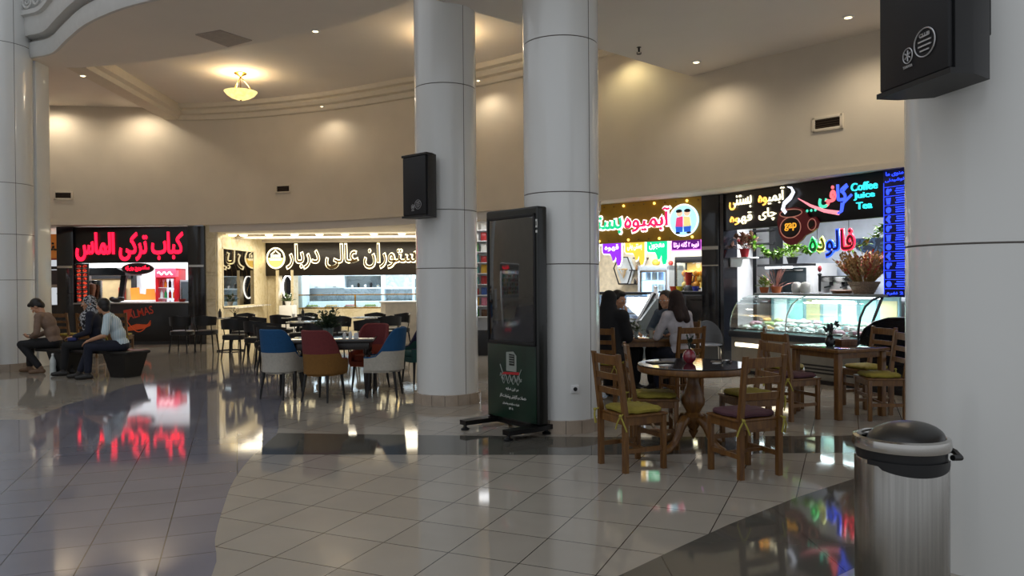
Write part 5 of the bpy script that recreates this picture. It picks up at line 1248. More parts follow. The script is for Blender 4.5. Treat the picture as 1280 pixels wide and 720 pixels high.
# items on the case top
t = Thing('red_candle_stand', 'slim dark stand with a red flower on the glass case top', 'ornament', S5, (1.75, .3, 1.285))
b = MB(); b.lathe([(0, 1.285), (.05, 1.285), (.02, 1.31), (.02, 1.55), (.035, 1.58), (0, 1.6)], 1.75, .3, 12); t.part('stand', b, M_blackmat); b = MB(); b.ell((1.75, .3, 1.66), (.03, .03, .05), 8); t.part('flower', b, MATS['flower_red'])
b = MB(); b.lathe([(0, 1.285), (.14, 1.285), (.17, 1.33), (.15, 1.34), (0, 1.32)], 2.2, .25, 18); single('shallow_basket', 'shallow brown bowl on the glass case top beside the flower basket', 'bowl', b, M_wooddk, S5, (2.2, .25, 1.285))
for k in range(2):
    b = MB(); x = 1.35+k*.17; b.lathe([(0, 1.285), (.06, 1.285), (.08, 1.33), (.075, 1.42), (.05, 1.45), (0, 1.46)], x, .25, 14); single('glass_pot', ('pale glass jar on the case top, nearer the spiky plant', 'pale glass jar on the case top, nearer the dark stand')[k], 'jar', b, mat('pale_glass', 'a9a6a0', .15), S5, (x, .25, 1.285))
b = MB(); b.prism([(0.3, 2.25), (1.1, 2.25), (1.05, 2.02), (0.9, 1.95), (0.6, 1.95), (0.35, 2.05)], 2.96, 2.99); single('cafe_poster', 'dark blue poster on the back wall of the coffee stall', 'poster', b, voronoi_mat('poster_blue', '1a2638', '39506e', 24), S5, (.7, 2.97, 1.95), smooth=0)
b = MB(); b.prism([(0.7, 1.95), (2.3, 1.95), (2.3, 1.78), (0.7, 1.60)], 2.93, 2.99); single('dried_garland', 'grey dried garland panel high on the coffee stall back wall', 'garland', b, voronoi_mat('garland_grey', '55505c', '77707c', 40), S5, (1.5, 2.95, 1.6), smooth=0)

# ================================================================== WOODEN CHAIRS AND TABLES
def make_wood_chair(label, group, cushion):
    """faces +x; the ladder back stands at -x"""
    t = Thing('wooden_chair', label, 'chair', ROOM, (0, 0, 0), group)
    for sy in (-1, 1):
        b = MB(); b.box(0.155, 0.195, sy*0.18-0.02, sy*0.18+0.02, 0, 0.43, .004); t.part('leg', b, M_wood)
        b = MB(); y0, y1 = sy*0.18-0.02, sy*0.18+0.02
        b.prism([(-0.205, 0), (-0.165, 0), (-0.165, 0.45), (-0.235, 0.93), (-0.262, 0.93), (-0.205, 0.45)], y0, y1); t.part('leg', b, M_wood)
    b = MB(); b.box(-0.17, 0.19, -0.19, -0.17, 0.37, 0.43); b.box(-0.17, 0.19, 0.17, 0.19, 0.37, 0.43); b.box(0.165, 0.19, -0.17, 0.17, 0.37, 0.43); b.box(-0.19, -0.165, -0.17, 0.17, 0.37, 0.43); t.part('seat_frame', b, M_wood)
    b = MB(); b.box(-0.19, 0.205, -0.205, 0.205, 0.43, 0.45, .006); t.part('seat', b, M_wood)
    for z, h, dx in ((0.84, 0.075, -0.238), (0.72, 0.05, -0.222), (0.60, 0.05, -0.204)):
        b = MB(); rings = []
        for i in range(7):
            y = -0.165+0.33*i/6; bow = -0.012*(1-((i-3)/3)**2)
            rings.append([Vector((dx+bow-.009, y, z)), Vector((dx+bow+.009, y, z)), Vector((dx+bow+.003, y, z+h)), Vector((dx+bow-.015, y, z+h))])
        b.loft(rings); t.part('back_slat', b, M_wood)
    for sy in (-1, 1):
        b = MB(); b.box(-0.17, 0.16, sy*0.18-.011, sy*0.18+.011, 0.15, 0.185); t.part('stretcher', b, M_wood)
    b = MB(); b.box(-0.011, 0.011, -0.17, 0.17, 0.155, 0.18); t.part('stretcher', b, M_wood)
    b = MB(); b.box(0.165, 0.185, -0.16, 0.16, 0.24, 0.275); t.part('stretcher', b, M_wood)
    b = MB(); rings = []
    for zz, k in ((0.452, .90), (0.462, .99), (0.478, 1.0), (0.49, .93), (0.498, .6)):
        rings.append([Vector((0.01+0.185*k*math.copysign(abs(math.cos(a*PI/20))**.45, math.cos(a*PI/20)), 0.195*k*math.copysign(abs(math.sin(a*PI/20))**.45, math.sin(a*PI/20)), zz+(.004*math.sin(a*1.7)))) for a in range(40)])
    b.loft(rings); cu = t.part('cushion', b, cushion)
    for sy in (-1, 1):
        b = MB(); b.tube([(-.165, sy*.17, .47), (-.235, sy*.19, .45), (-.225, sy*.215, .40), (-.20, sy*.225, .33)], .007, 5); b.tube([(-.235, sy*.19, .45), (-.25, sy*.17, .40), (-.255, sy*.15, .345)], .007, 5)
        b.ell((-.235, sy*.19, .45), .014, 8); t.part('cushion_tie', b, mat('tie_olive', '9a8f3c', .8), cu)
    return t.o
G1 = None
spots = [
    (0.965, 6.15, 25, 0, 'wooden chair with olive cushion at the left front of the round table'),
    (1.80, 5.92, 112, 1, 'wooden chair with plum cushion at the right front of the round table'),
    (1.28, 6.90, -4, 0, 'wooden chair with olive cushion at the left rear of the round table'),
    (2.16, 6.92, 196, 0, 'wooden chair with olive cushion behind the plum cushioned chair at the round table'),
    (3.03, 8.22, 22, 1, 'wooden chair with plum cushion on the left side of the square table'),
    (3.25, 9.02, -20, 0, 'wooden chair with olive cushion beyond the plum cushioned chair at the square table'),
    (4.16, 8.92, 195, 0, 'wooden chair with olive cushion at the far right of the square table'),
    (3.95, 8.17, 176, 0, 'wooden chair with olive cushion nearest the right column at the square table'),
    (2.13, 9.62, 112, 0, 'wooden chair the woman in the pale jacket sits on'),
    (1.18, 9.55, 62, 0, 'wooden chair the woman in the black chador sits on'),
    (1.32, 10.45, -25, 0, 'wooden chair on the far side of the women\'s table under the person in grey'),
    (2.32, 10.62, 222, 0, 'wooden chair under the dark haired woman facing the camera'),
    (-9.3, 15.9, 80, 0, 'wooden chair behind the bench, under the menu strip'),
    (-8.75, 15.8, 95, 0, 'wooden chair behind the bench, middle of the row by the kebab stall'),
    (-8.1, 15.7, 100, 0, 'wooden chair behind the bench beside the red kebab emblem'),
]
first = make_wood_chair('', None, M_olive)
for i, (x, y, a, c, lb) in enumerate(spots):
    grp = 'wooden chairs at the round table' if i < 4 else 'wooden chairs at the square table' if i < 8 else 'wooden chairs at the women\'s table' if i < 12 else 'wooden chairs by the kebab stall'
    if i == 0:
        first.location = (x, y, 0); first.rotation_euler = (0, 0, math.radians(a)); tag(first, lb, None, grp)
    else: dup(first, (x, y, 0), math.radians(a), lb, grp, {M_olive: M_plum} if c else None)

# round pedestal table
TX, TY = 1.60, 6.74
t = Thing('round_table', 'round dark topped pedestal table with carved wooden legs', 'table', ROOM, (TX, TY, 0))
b = MB(); b.lathe([(0, .70), (.455, .70), (.47, .69), (.485, .70), (.49, .725), (.485, .745), (.47, .75), (0, .75)], TX, TY, 64); t.part('table_rim', b, M_wood)
b = MB(); b.lathe([(0, .751), (.482, .751), (.484, .755), (.482, .759), (0, .759)], TX, TY, 64); t.part('glass_top', b, M_glasstop)
b = MB(); b.lathe([(0, .16), (.03, .17), (.05, .2), (.06, .24), (.085, .27), (.09, .30), (.06, .33), (.075, .36), (.10, .40), (.105, .44), (.085, .50), (.06, .57), (.05, .62), (.055, .64), (.075, .655), (.08, .67), (.16, .69), (.17, .70), (0, .70)], TX, TY, 28)
b.lathe([(0, .09), (.02, .12), (.035, .15), (.045, .17), (0, .18)], TX, TY, 16); t.part('pedestal', b, M_wood)
for k in range(4):
    a = math.radians(215+k*90); c, s = math.cos(a), math.sin(a)
    pts = [(.05, .27), (.11, .27), (.16, .22), (.19, .15), (.235, .085), (.29, .05), (.33, .035), (.36, .045)]
    b = MB(); b.tube([(TX+c*r, TY+s*r, z) for r, z in pts], [.035, .048, .044, .036, .032, .034, .036, .02], 10); b.ell((TX+c*.335, TY+s*.335, .03), (.035, .035, .03), 10); t.part('leg', b, M_wood)
t = Thing('flower_vase', 'small ruby glass vase with a sprig on the round table', 'vase', ROOM, (TX-.02, TY+.1, .76))
x, y = TX-.02, TY+.05
b = MB(); b.lathe([(0, .76), (.03, .76), (.055, .79), (.062, .82), (.05, .855), (.03, .875), (.034, .885), (.026, .885), (.024, .87), (0, .86)], x, y, 20); t.part('vase', b, mat('ruby_glass', '7a1628', .08, vary=.3, coat=.8))
b = MB(); lv = MB(); rr = random.Random(6)
for k in range(6):
    d = Vector((rr.uniform(-.3, .3), rr.uniform(-.3, .3), 1)); p1 = Vector((x, y, .87))+d*rr.uniform(.06, .12); b.cyl((x, y, .86), p1, .003, .002, 4)
    for j in range(3): lv.leaf(p1-d*.02*j, d+Vector((rr.uniform(-1, 1), rr.uniform(-1, 1), 0)), .04, .012)
t.part('stems', b, M_leafdk); t.part('leaves', lv, M_leafdk, smooth=0)
for k, (dx, dy, a, w, d, m, lb) in enumerate(((-.27, .10, 15, .11, .075, M_blackmat, 'black folder lying at the left of the round table'), (-.27, -.10, 30, .05, .035, M_white, 'white card lying at the left front of the round table'), (.27, .08, -20, .09, .06, M_blackmat, 'black menu lying at the right of the round table'), (.22, .02, 40, .04, .025, M_white, 'folded white slip on the right of the round table'), (.30, .03, 10, .03, .03, M_steelp, 'small metal ashtray at the right edge of the round table'))):
    b = MB(); r = Matrix.Rotation(math.radians(a), 3, 'Z')
    if k == 4: b.lathe([(0, .76), (.035, .76), (.045, .785), (.038, .785), (.03, .767), (0, .767)], TX+dx, TY+dy, 16)
    else: b.box(TX+dx-w, TX+dx+w, TY+dy-d, TY+dy+d, .7595, .768 if m == M_blackmat else .763, .002, rot=r)
    single(('folder', 'card', 'menu', 'paper_slip', 'ashtray')[k], lb, ('folder', 'card', 'menu', 'paper', 'ashtray')[k], b, m, ROOM, (TX+dx, TY+dy, .76))

# square tables
def square_table(x, y, deg, h, label):
    fr = Frame(x, y, deg)
    t = Thing('square_table', label, 'table', fr, (0, 0, 0))
    b = MB(); b.box(-h, h, -h, h, .715, .75, .006); t.part('tabletop', b, M_wood)
    b = MB(); b.box(-h+.03, h-.03, -h+.03, h-.03, .7505, .757, .002); t.part('glass_top', b, mat('green_glass_top', '3c4440', .05, coat=.8))
    k = h-.06
    for s in (-1, 1):
        b = MB(); b.box(-k, k, s*k-.012, s*k+.012, .65, .715); t.part('apron', b, M_wood); b = MB(); b.box(s*k-.012, s*k+.012, -k, k, .65, .715); t.part('apron', b, M_wood)
        for q in (-1, 1):
            b = MB(); b.box(s*k-.032, s*k+.032, q*k-.032, q*k+.032, 0, .71, .005); t.part('leg', b, M_wood)
    return fr
QF = square_table(3.63, 8.47, 22, .37, 'square wooden table before the ice cream display case')
WF = square_table(1.72, 10.05, 5, .36, 'square wooden table where the women sit')
t = Thing('table_plant', 'dark flower arrangement in a black vase on the square table', 'vase', ROOM, (3.52, 8.42, .757))
x, y = 3.52, 8.42
b = MB(); b.lathe([(0, .757), (.035, .757), (.055, .79), (.05, .83), (.03, .86), (.04, .88), (.03, .88), (0, .86)], x, y, 18); t.part('vase', b, mat('vase_black', '15161a', .15))
b = MB(); lv = MB(); rr = random.Random(16)
for k in range(14):
    a = rr.uniform(0, 2*PI); d = Vector((math.cos(a)*.7, math.sin(a)*.7, 1)); p1 = Vector((x, y, .87))+d*rr.uniform(.05, .13); b.cyl((x, y, .86), p1, .003, .002, 4)
    lv.ell(p1, .016, 6)
    for j in range(3): lv.leaf(p1, d+Vector((rr.uniform(-1, 1), rr.uniform(-1, 1), rr.uniform(-.5, .5))), .045, .016)
t.part('stems', b, M_leafdk); t.part('blooms', lv, mat('bloom_dark', '23252b', .6, vary=.4), smooth=0)
fr = Frame(3.71, 8.46, 20)
t = Thing('tissue_box', 'wooden tissue box with a tissue on the square table', 'tissue box', fr, (0, 0, .757))
b = MB(); b.box(-.11, .11, -.06, .06, .757, .83, .006); b.box(-.115, .115, -.065, .065, .80, .812); t.part('box', b, M_wooddk)
b = MB(); b.prism([(-.04, .83), (.04, .83), (.055, .862), (.015, .85), (-.01, .872), (-.05, .852)], -.012, .012); t.part('tissue', b, M_white)
for k, (dx, dy, lb) in enumerate(((-.04, -.08, 'tea glass on the women\'s table, nearest the pale jacket'), (.07, -.06, 'tea glass on the women\'s table, beside the folded arms'))):
    b = MB(); b.lathe([(0, .757), (.028, .757), (.024, .80), (.033, .85), (.03, .85), (.022, .80), (.02, .765), (0, .765)], 1.85+dx, 10.0+dy, 14); single('tea_glass', lb, 'glass', b, mat('tea_glass_mat', 'b9b9b0', .08, coat=.6), ROOM, (1.85+dx, 10+dy, .757))
leafy('table_posy', 'little posy in a glass jar on the women\'s table', 'vase', 1.62, 9.95, .757, .13, 14, ROOM, mat('clear_jar', '9aa6a4', .08), .08, .035, mat('posy_leaf', '5c6a48', .6, vary=.4), 31, mflower=M_white)

# ================================================================== UPHOLSTERED TUB CHAIRS
def fabric(n, c): return mat('fabric_'+n, c, .85, vary=.08, scale=40, bump=.15)
F_blue, F_cream, F_maroon, F_mustard, F_teal, F_navy, F_rust = fabric('blue', '124a76'), fabric('cream', 'b0aba0'), fabric('maroon', '6b2a2c'), fabric('mustard', '7a5420'), fabric('teal', '1d4a48'), fabric('navy', '1c1c3c'), fabric('rust', '8a3a22')
def make_tub(label, top, low, seat):
    """faces +x; wrap-around back that drops into low arms"""
    t = Thing('tub_chair', label, 'chair', ROOM, (0, 0, 0), 'two tone tub chairs at the dark table')
    n = 28
    def ring(z, f):
        out = []; inn = []
        for i in range(n+1):
            th = PI*0.5+PI*i/n                       # half circle round the back
            flare = 1+f
            out.append((0.24*flare*math.cos(th)-.02, 0.235*(1+f*.4)*math.sin(th)))
        front = [(0.06, -0.235*(1+f*.4)), (0.16, -0.232*(1+f*.4)), (0.22, -0.22)]
        return [(0.22, .22), (0.16, .232*(1+f*.4)), (0.06, .235*(1+f*.4))]+out+front
    base = ring(0, 0); m = len(base)
    def topz(i):
        x = base[i][0]; u = max(0, min(1, (x+.20)/.30)); u = u*u*(3-2*u); return .90-(.90-.52)*u
    split = .61
    def shell(z0f, z1f, name, mm, parent=None):
        b = MB(); rings = []
        for i in range(m):
            z0, z1 = z0f(i), z1f(i)
            if z1-z0 < .002: z1 = z0+.002
            row = []
            x, y = base[i]
            d = Vector((x+.02, y, 0)); d = d.normalized() if x < -.02 else Vector((0, math.copysign(1, y), 0))
            def P(z, o):
                f = .10*max(0, z-.45)
                return Vector((x+d.x*(o+f), y+d.y*(o+f*.4), z))
            for z in [z0+(z1-z0)*k/5 for k in range(6)]: row.append(P(z, 0))
            row.append(P(z1+.012, -.022))
            for z in [z1-(z1-z0)*k/5 for k in range(6)]: row.append(P(z, -.045))
            rings.append(row)
        b.loft(rings); return t.part(name, b, mm, parent)
    shell(lambda i: .36, lambda i: min(split, topz(i)), 'lower_shell', low)
    shell(lambda i: min(split, topz(i))+.001, lambda i: topz(i)+.002, 'upper_back', top)
    b = MB(); b.prism([(.23, -.2), (.23, .2), (.1, .215), (-.1, .20), (-.2, .1), (-.215, 0), (-.2, -.1), (-.1, -.20), (.1, -.215)], .33, .40, 'z'); t.part('seat_base', b, low)
    b = MB(); rings = []
    for zz, k in ((.40, .93), (.42, 1.0), (.46, 1.0), (.485, .93), (.49, .7)):
        rings.append([Vector((.02+.205*k*math.copysign(abs(math.cos(a*PI/16))**.55, math.cos(a*PI/16)), .19*k*math.copysign(abs(math.sin(a*PI/16))**.55, math.sin(a*PI/16)), zz)) for a in range(32)])
    b.loft(rings); t.part('seat_cushion', b, seat)
    for sx in (-1, 1):
        for sy in (-1, 1):
            b = MB(); b.cyl((sx*.16, sy*.16, .34), (sx*.195-.01, sy*.19, 0), .022, .012, 10); t.part('leg', b, M_blackmat)
    return t.o
tubs = [(-3.03, 9.98, 66, (F_blue, F_cream, F_blue), 'blue topped cream tub chair at the left front of the dark table'),
        (-2.42, 9.72, 70, (F_maroon, F_mustard, F_mustard), 'maroon and mustard tub chair with its back to the camera'),
        (-2.02, 10.78, 252, (F_maroon, F_rust, F_rust), 'maroon tub chair on the far side of the dark table'),
        (-1.70, 10.05, 178, (F_blue, F_cream, F_navy), 'blue topped cream tub chair at the right end of the dark table'),
        (-1.40, 11.35, 215, (F_navy, F_teal, F_teal), 'dark teal tub chair half hidden by the middle column')]
for x, y, a, (tp, lo, se), lb in tubs:
    o = make_tub(lb, tp, lo, se); o.location = (x, y, 0); o.rotation_euler = (0, 0, math.radians(a))
# dark table with turned legs
fr = Frame(-2.42, 10.25, 6)
t = Thing('dark_dining_table', 'dark rectangular table with turned legs among the tub chairs', 'table', fr, (0, 0, 0))
M_dktab = wood('ebony_wood', '140f0d', '241a16', .3)
b = MB(); b.box(-.56, .56, -.38, .38, .72, .75, .008); t.part('tabletop', b, M_dktab)
b = MB(); b.box(-.55, .55, -.37, .37, .7505, .757, .002); t.part('glass_top', b, mat('pale_glass_top', '5b6870', .04, coat=.8))
b = MB(); b.box(-.5, .5, -.32, .32, .62, .72, .006); t.part('apron', b, M_dktab)
for sx in (-1, 1):
    for sy in (-1, 1):
        b = MB(); b.lathe([(0, 0), (.018, 0), (.022, .03), (.016, .05), (.026, .12), (.032, .3), (.024, .42), (.018, .46), (.034, .5), (.034, .53), (.02, .55), (.035, .58), (.035, .63), (0, .63)], sx*.46, sy*.29, 16); t.part('leg', b, M_dktab)
t = leafy('glass_vase_plant', 'leafy green bunch in a round glass vase on the dark table', 'vase', -2.47, 10.2, .757, .27, 120, ROOM, mat('vase_glass', '6a7672', .06, coat=.6), .15, .075, mat('bunch_leaf', '2b3d24', .55, vary=.4), 41, small=.45)
for k, (dx, lb) in enumerate(((.14, 'small white cup right of the vase on the dark table'), (.22, 'salt shaker right of the white cup on the dark table'), (.30, 'white napkin stand at the right of the dark table'))):
    b = MB(); x, y = -2.40+dx, 10.22
    if k == 2: b.prism([(x-.03, .757), (x+.03, .757), (x+.025, .83), (x-.025, .83)], y-.015, y+.015)
    else: b.lathe([(0, .757), (.022, .757), (.025, .81-.0*k), (.012, .83+.02*k), (0, .835+.02*k)], x, y, 12)
    single(('cup', 'salt_shaker', 'napkin_stand')[k], lb, ('cup', 'shaker', 'napkin stand')[k], b, M_white, ROOM, (x, y, .757))

# ================================================================== RESTAURANT TABLES AND BLACK CHAIRS
def make_black_chair(label, group):
    t = Thing('black_dining_chair', label, 'chair', ROOM, (0, 0, 0), group)
    for sx in (-1, 1):
        for sy in (-1, 1):
            b = MB(); b.cyl((sx*.15, sy*.16, .44), (sx*.20, sy*.20, 0), .018, .013, 8); t.part('leg', b, M_blackmet)
    b = MB(); rings = []
    for zz, k in ((.39, .92), (.405, 1), (.475, 1), (.49, .92)):
        rings.append([Vector((.22*k*math.copysign(abs(math.cos(a*PI/12))**.6, math.cos(a*PI/12)), .22*k*math.copysign(abs(math.sin(a*PI/12))**.6, math.sin(a*PI/12)), zz)) for a in range(24)])
    b.loft(rings); t.part('seat', b, M_blackmat)
    b = MB(); rings = []
    for i in range(13):
        th = PI*.62+PI*.76*i/12; c, s = math.cos(th), math.sin(th); hgt = .82-.04*abs(i-6)/6
        rings.append([Vector((.225*c, .225*s, .60)), Vector((.255*c, .255*s, .60)), Vector((.27*c, .27*s, hgt)), Vector((.24*c, .24*s, hgt))])
    b.loft(rings); t.part('backrest', b, M_blackmat)
    for sy in (-1, 1):
        b = MB(); b.cyl((-.14, sy*.15, .45), (-.19, sy*.155, .66), .011, n=8); t.part('back_post', b, M_blackmet)
    return t.o
GR = 'black dining chairs of the restaurant'
bspots = [(-7.22, 16.62, 86, 'black dining chair farthest left, back to the camera before the kebab counter'), (-6.72, 16.70, 94, 'black dining chair beside the farthest left one, back to the camera'), (-5.75, 16.25, 80, 'black dining chair near right of the leftmost marble table'), (-6.25, 17.65, 268, 'black dining chair behind the leftmost marble table'),
          (-4.80, 14.35, 70, 'black dining chair left of the round marble table, behind the blue chair'), (-3.45, 14.2, 110, 'black dining chair at the near right of the round marble table'), (-3.55, 15.5, 262, 'black dining chair behind the vase at the round marble table'), (-4.35, 15.6, 275, 'black dining chair at the far left of the round marble table'),
          (-5.30, 16.1, 60, 'black dining chair left of the middle marble table'), (-4.75, 17.5, 265, 'black dining chair behind the middle marble table'), (-3.75, 16.1, 65, 'black dining chair left of the rear right marble table'), (-3.15, 17.3, 265, 'black dining chair behind the rear right marble table'), (-2.55, 17.0, 230, 'black dining chair next to the cream reception stand'), (-2.6, 16.0, 110, 'black dining chair in front of the reception stand, right of the vase'),
          (-3.95, 12.55, 85, 'black dining chair directly behind the blue chair'), (-4.35, 13.55, 95, 'black dining chair between the blue chair and the round marble table'), (-5.55, 15.2, 88, 'black dining chair right of the trestle foot, back to the camera'), (-3.35, 13.1, 92, 'black dining chair behind the maroon and mustard chair'), (-5.15, 17.0, 85, 'black dining chair between the leftmost and middle marble tables'), (-2.75, 14.4, 95, 'black dining chair behind the far maroon tub chair')]
cproto = make_black_chair(bspots[0][3], GR)
for i, (x, y, a, lb) in enumerate(bspots):
    if i == 0: cproto.location = (x, y, 0); cproto.rotation_euler = (0, 0, math.radians(a))
    else: dup(cproto, (x, y, 0), math.radians(a), lb, GR)
def cafe_table(x, y, r, label):
    t = Thing('marble_cafe_table', label, 'table', ROOM, (x, y, 0), 'marble topped restaurant tables')
    b = MB(); b.lathe([(0, .73), (r-.01, .73), (r, .735), (r, .75), (r-.005, .755), (0, .755)], x, y, 40); t.part('tabletop', b, M_whitemarble)
    b = MB(); b.lathe([(0, .02), (.035, .02), (.035, .72), (.12, .73), (0, .73)], x, y, 14); t.part('post', b, M_blackmet)
    for k in range(2):
        b = MB(); a = k*PI/2+.3; c, s = math.cos(a)*.3, math.sin(a)*.3; b.tube([(x-c, y-s, .015), (x, y, .03), (x+c, y+s, .015)], .018, 6); t.part('foot_bar', b, M_blackmet)
    return t
cafe_table(-6.28, 16.95, .36, 'leftmost marble topped cafe table near the kebab counter')
cafe_table(-4.07, 14.9, .36, 'round marble topped cafe table behind the maroon and mustard chair')
cafe_table(-4.72, 16.75, .36, 'middle marble topped cafe table before the dark niche')
cafe_table(-3.15, 16.55, .34, 'marble topped cafe table left of the reception stand')
for k, (x, y, lb) in enumerate(((-6.5, 16.9, 'dark slim bottle on the leftmost marble table'), (-4.6, 16.7, 'dark bottle on the middle marble table'), (-4.85, 16.85, 'small white cup on the middle marble table'), (-4.2, 15.0, 'white cup on the round marble table'))):
    if k < 2: bottle(x, y, .755, .035, .2, M_blackmat, lb, ROOM, None)
    else:
        b = MB(); b.lathe([(0, .755), (.025, .755), (.04, .82), (.035, .82), (.02, .765), (0, .765)], x, y, 12); single('cup', lb, 'cup', b, M_white, ROOM, (x, y, .755))
leafy('bud_vase', 'tiny sprig in a bud vase on the leftmost marble table', 'vase', -6.15, 16.85, .755, .14, 8, ROOM, M_blackmat, .1, .03, M_leafdk, 51, True)
leafy('planter', 'small white flowers in a pot beside the dark niche', 'potted plant', -6.55, 22.2, 0.86, .22, 16, ROOM, M_white, .12, .09, M_leaf, 52, mflower=M_white)
b = MB(); b.box(-6.75, -6.35, 22.0, 22.4, 0, .86, .01); single('plant_stand', 'pale stand under the white flowers beside the dark niche', 'stand', b, M_white, ROOM, (-6.55, 22.2, 0))

# grey moulded chair by the coffee stall pillar
fr = Frame(3.18, 12.35, -100)
t = Thing('grey_moulded_chair', 'grey moulded chair with metal legs beside the black pillar', 'chair', fr, (0, 0, 0))
mg = mat('grey_plastic', '3f4044', .5)
b = MB(); b.ell((0, 0, .45), (.23, .23, .025), 24); t.part('seat', b, mg)
b = MB(); rings = []
for i in range(15):
    u = (i-7)/7; y = .25*u; rings.append([Vector((-.20+.06*u*u-o, y, z)) for o, z in ((0, .46), (.05, .46+.37*math.sqrt(max(0, 1-u*u*.92))), (.065, .46+.37*math.sqrt(max(0, 1-u*u*.92))), (.02, .455))])
b.loft(rings); t.part('backrest', b, mg)
for sx in (-1, 1):
    for sy in (-1, 1):
        b = MB(); b.tube([(sx*.10, sy*.16, .44), (sx*.14, sy*.18, .40), (sx*.21, sy*.20, 0)], .011, 8); t.part('leg', b, M_steelp)

# ================================================================== BENCH
BF = Frame(-6.98, 12.68, 157)
t = Thing('black_bench', 'black slab bench on tapered block supports where three people sit', 'bench', BF, (0, 0, 0))
b = MB(); b.box(-1.02, 1.15, -.23, .23, .38, .43, .012); t.part('seat_slab', b, mat('bench_black', '0e0d0d', .4))
for xc in (-.72, .62):
    b = MB(); b.loft([[Vector((xc+sx*w, sy*d, z)) for sx, sy in ((-1, -1), (1, -1), (1, 1), (-1, 1))] for z, w, d in ((0, .15, .16), (.38, .25, .22))]); t.part('support', b, MATS['bench_black'], smooth=0)
t = Thing('water_bottle', 'clear plastic water bottle standing on the floor under the bench', 'bottle', ROOM, (-7.72, 12.75, 0))
b = MB(); b.lathe([(0, 0), (.045, 0), (.05, .02), (.05, .10), (.046, .13), (.05, .16), (.05, .24), (.02, .31), (.018, .33), (0, .33)], -7.72, 12.75, 16); t.part('body', b, mat('bottle_clear', 'c4cac8', .1, emit=0))
b = MB(); b.lathe([(0, .33), (.022, .33), (.022, .355), (0, .36)], -7.72, 12.75, 12); t.part('cap', b, M_white)

# ================================================================== PEOPLE
def fuse(blobs, voxel, name, mats, it=4, deci=0.3):
    """tapered capsules and ellipsoids fused into one continuous surface"""
    b = MB()
    for k in blobs:
        if k[0] == 'cap': b.cap(k[1], k[2], k[3], k[4], 12)
        else: b.ell(k[1], k[2], 16, rot=k[3] if len(k) > 3 else None)
    me0 = b.mesh('raw', [], smooth=0); o = bpy.data.objects.new('raw', me0); COL.objects.link(o)
    m = o.modifiers.new('r', 'REMESH'); m.mode = 'VOXEL'; m.voxel_size = voxel
    m = o.modifiers.new('s', 'SMOOTH'); m.factor = .5; m.iterations = it
    if deci < 1: m = o.modifiers.new('d', 'DECIMATE'); m.ratio = deci
    me = bpy.data.meshes.new_from_object(o.evaluated_get(bpy.context.evaluated_depsgraph_get()))
    bpy.data.objects.remove(o); bpy.data.meshes.remove(me0)
    me.name = name; me.materials.clear(); me.materials.append(mats)
    me.polygons.foreach_set('use_smooth', [True]*len(me.polygons))
    return me
V = Vector
def hand_blobs(w, fd, nd, side, curl):
    """palm, four bent fingers of unequal length and a thumb from the side of the palm; fd fingers' direction, nd palm normal"""
    fd = V(fd).normalized(); nd = V(nd); nd = (nd-fd*nd.dot(fd)).normalized(); sd = fd.cross(nd)*side
    w = V(w); out = []
    for s in (-.028, -.01, .01, .028): out.append(('cap', w+fd*.012+sd*s*.6, .014, w+fd*.085+sd*s, .0125))
    for s, L in ((-.03, .072), (-.0105, .082), (.010, .076), (.030, .060)):
        p = w+fd*.088+sd*s; d = fd
        for seg, r in ((.46, .0095), (.32, .0088), (.22, .008)):
            d = (d*math.cos(curl)+nd*math.sin(curl)).normalized(); q = p+d*L*seg; out.append(('cap', p, r, q, r*.93)); p = q
    p = w+fd*.025-sd*.03; d = (fd*.75-sd*.65+nd*.25).normalized(); q = p+d*.04; out.append(('cap', p, .0135, q, .0105)); d = (fd*.9-sd*.2+nd*.35).normalized(); out.append(('cap', q, .0105, q+d*.03, .009))
    return out
